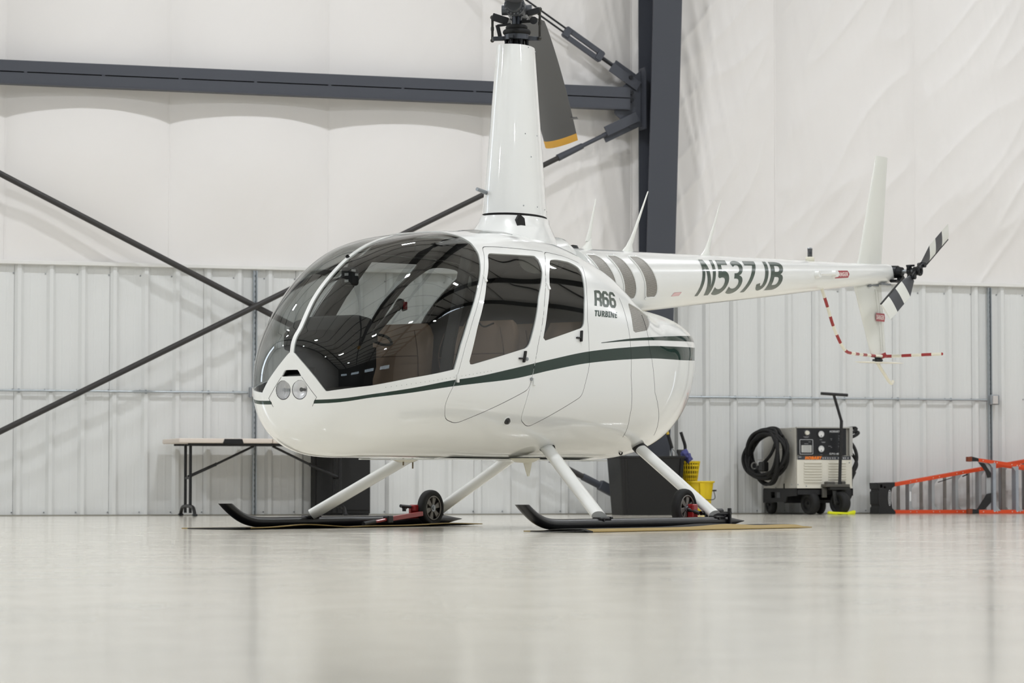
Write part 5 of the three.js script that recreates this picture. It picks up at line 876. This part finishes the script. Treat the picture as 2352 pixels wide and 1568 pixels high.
// ---------------------------------------------------------------- step ladders lying on their sides
{
  const or = mat('#d4481b', 0.42), al = mat('#a9abad', 0.45, 0.55), dark = mat('#8a8580', 0.5, 0.4), bk = mat('#121213', 0.5), ft = mat('#7a3a22', 0.8);
  // a rail as a channel section from a to b in the x,y plane, facing the camera
  const rail = (a, b, z, w = 0.028, h = 0.036) => [bar([...a, z], [...b, z], 0.006, h), bar([a[0], a[1] + h / 2 - 0.003, z - w / 2], [b[0], b[1] + h / 2 - 0.003, z - w / 2], w, 0.006), bar([a[0], a[1] - h / 2 + 0.003, z - w / 2], [b[0], b[1] - h / 2 + 0.003, z - w / 2], w, 0.006)];
  const bolts = (pts, z) => pts.map(([x, y]) => at(new THREE.SphereGeometry(0.006, 8, 6), x, y, z + 0.004));
  const l1 = thing('step_ladder', 'orange step ladder lying on its side by the wall, black cap end to the left', 'ladder', [8.74, 0, 0.30]);
  const up = x => 0.312 + (x - 0.19) * 0.163, X1L = 2.15;
  obj('rail', rail([0.17, 0.022], [X1L, 0.022], 0.03), or, l1); obj('rail', rail([0.17, up(0.17) - 0.018], [X1L, up(X1L) - 0.018], 0.03), or, l1);
  obj('rear_rail', rail([0.17, 0.022], [X1L, 0.022], -0.09), or, l1); obj('rear_rail', rail([0.17, up(0.17) - 0.022], [X1L, up(X1L) - 0.022], -0.09), or, l1);
  obj('top_cap', prism([[0, 0.0], [0.20, 0.0], [0.20, 0.025], [0.165, 0.06], [0.155, 0.13], [0.155, 0.22], [0.165, 0.265], [0.195, 0.285], [0.195, 0.325], [-0.005, 0.318], [0.0, 0.26], [0.012, 0.25], [0.012, 0.235], [0, 0.225], [0.004, 0.10], [0.014, 0.09], [0.014, 0.075], [0.004, 0.065]], 0.20, 0.006, [[[0.03, 0.268], [0.05, 0.268], [0.05, 0.30], [0.03, 0.30]], [[0.07, 0.262], [0.088, 0.262], [0.088, 0.282], [0.07, 0.282]]]), bk, l1);
  const logo = M.sheet(256, 80, (x, w, h) => { x.clearRect(0, 0, w, h); x.fillStyle = '#d9d9d9'; x.beginPath(); x.ellipse(128, 40, 126, 38, 0, 0, 7); x.fill(); x.fillStyle = '#161617'; x.beginPath(); x.ellipse(128, 40, 116, 30, 0, 0, 7); x.fill(); x.fillStyle = '#d9d9d9'; x.font = 'bold 42px sans-serif'; x.save(); x.translate(34, 55); x.scale(188 / x.measureText('WERNER').width, 1); x.fillText('WERNER', 0, 0); x.restore(); });
  obj('emblem', new THREE.PlaneGeometry(0.165, 0.034).rotateZ(PI / 2).translate(0.132, 0.165, 0.1015), mat('#ffffff', 0.4, 0, { map: logo, transparent: true }), l1);
  for (const [x, w] of [[0.40, 0.03], [0.66, 0.036], [0.93, 0.04], [1.20, 0.04], [1.47, 0.04], [1.74, 0.04]]) {
    obj('step', [bbox(0.028, up(x) - 0.05, 0.003, x, up(x) / 2 - 0.002, 0.028), bbox(0.003, up(x) - 0.05, 0.085, x - 0.014, up(x) / 2 - 0.002, -0.012), bbox(0.003, up(x) - 0.05, 0.085, x + 0.014, up(x) / 2 - 0.002, -0.012)], al, l1);
    obj('gusset', [prism([[x + 0.014, 0.03], [x + 0.065, 0.03], [x + 0.014, 0.085]], 0.003).translate(0, 0, 0.03), prism([[x + 0.014, up(x) - 0.03], [x + 0.06, up(x + 0.06) - 0.035], [x + 0.014, up(x) - 0.085]], 0.003).translate(0, 0, 0.03)], al, l1);
    obj('rear_bar', bbox(0.03, up(x) - 0.06, 0.02, x - 0.075, up(x) / 2 - 0.01, -0.1), dark, l1);
  }
  obj('sticker', at(new THREE.PlaneGeometry(0.018, 0.10), 0.40, 0.18, 0.0302), mat('#dedede', 0.6), l1);
  obj('spreader', [bar([0.73, up(0.73) - 0.075, 0.0], [0.89, up(0.89) - 0.055, 0.0], 0.008, 0.008), bar([1.0, up(1.0) - 0.06, 0.02], [1.06, up(1.06) - 0.045, 0.02], 0.01, 0.012)], bk, l1);
  obj('rivet', bolts([0.40, 0.47, 0.66, 0.73, 0.93, 1.0, 1.2, 1.27].flatMap(x => [[x, up(x) - 0.018], [x, 0.022]]), 0.03), mat('#d8b9a6', 0.4, 0.5), l1).userData.kind = 'stuff';
  const l2 = thing('step_ladder', 'second orange step ladder lying in front of the other, its rubber feet to the left', 'ladder', [9.66, 0, 0.56]);
  const u2 = x => 0.585 - (x - 0.02) * 0.125, X2L = 1.9;
  obj('rail', rail([0.13, 0.022], [X2L, 0.022], 0.03), or, l2); obj('rail', rail([0.13, u2(0.13) - 0.018], [X2L, u2(X2L) - 0.018], 0.03), or, l2);
  obj('rear_rail', rail([0.3, 0.022], [X2L, 0.022], -0.09), or, l2); obj('rear_rail', rail([0.3, u2(0.3) - 0.03], [X2L, u2(X2L) - 0.03], -0.09), or, l2);
  for (const [y, lo] of [[u2(0.05) - 0.02, 0], [0.024, 1]]) { obj('foot', rbox(0.05, 0.05, 0.05, 0.025, y + (lo ? 0.002 : 0), 0.02, 0.006), ft, l2); obj('foot_boot', prism([[0.05, y - 0.024], [0.05, y + 0.028], [0.125, y + (lo ? 0.02 : 0.01)], [0.13, y - 0.022]], 0.05, 0.004).translate(0, 0, 0.015), bk, l2); }
  obj('knee_brace', prism([[0.13, u2(0.13) - 0.04], [0.20, u2(0.2) - 0.04], [0.275, 0.42], [0.275, 0.375], [0.235, 0.37], [0.215, 0.43]], 0.012, 0.003).translate(0, 0, 0.02), bk, l2); obj('knee_brace', prism([[0.11, 0.045], [0.20, 0.045], [0.275, 0.12], [0.275, 0.215], [0.225, 0.205]], 0.012, 0.003).translate(0, 0, 0.02), bk, l2);
  obj('end_bar', bbox(0.05, u2(0.25) - 0.06, 0.03, 0.25, u2(0.25) / 2, 0.0), al, l2);
  for (const x of [0.31, 0.57, 0.83, 1.09]) { obj('step', [bbox(0.032, u2(x) - 0.05, 0.003, x, u2(x) / 2 - 0.002, 0.032), bbox(0.003, u2(x) - 0.05, 0.085, x - 0.016, u2(x) / 2 - 0.002, -0.012), bbox(0.003, u2(x) - 0.05, 0.085, x + 0.016, u2(x) / 2 - 0.002, -0.012)], mat('#a4aab2', 0.45, 0.5), l2); obj('gusset', [prism([[x + 0.016, 0.03], [x + 0.07, 0.03], [x + 0.016, 0.08]], 0.003).translate(0, 0, 0.034), prism([[x - 0.016, u2(x) - 0.03], [x - 0.06, u2(x) - 0.03], [x - 0.016, u2(x) - 0.08]], 0.003).translate(0, 0, 0.034)], al, l2); if (x > 0.5) obj('rear_bar', bbox(0.045, u2(x) - 0.07, 0.02, x - 0.09, u2(x) / 2 - 0.01, -0.1), dark, l2); }
  obj('rivet', bolts([0.18, 0.31, 0.34, 0.51, 0.57, 0.60].flatMap(x => [[x, u2(x) - 0.018], [x, 0.022]]), 0.03), mat('#e2d2c6', 0.4, 0.5), l2).userData.kind = 'stuff';
}
renderer.render(scene, camera);
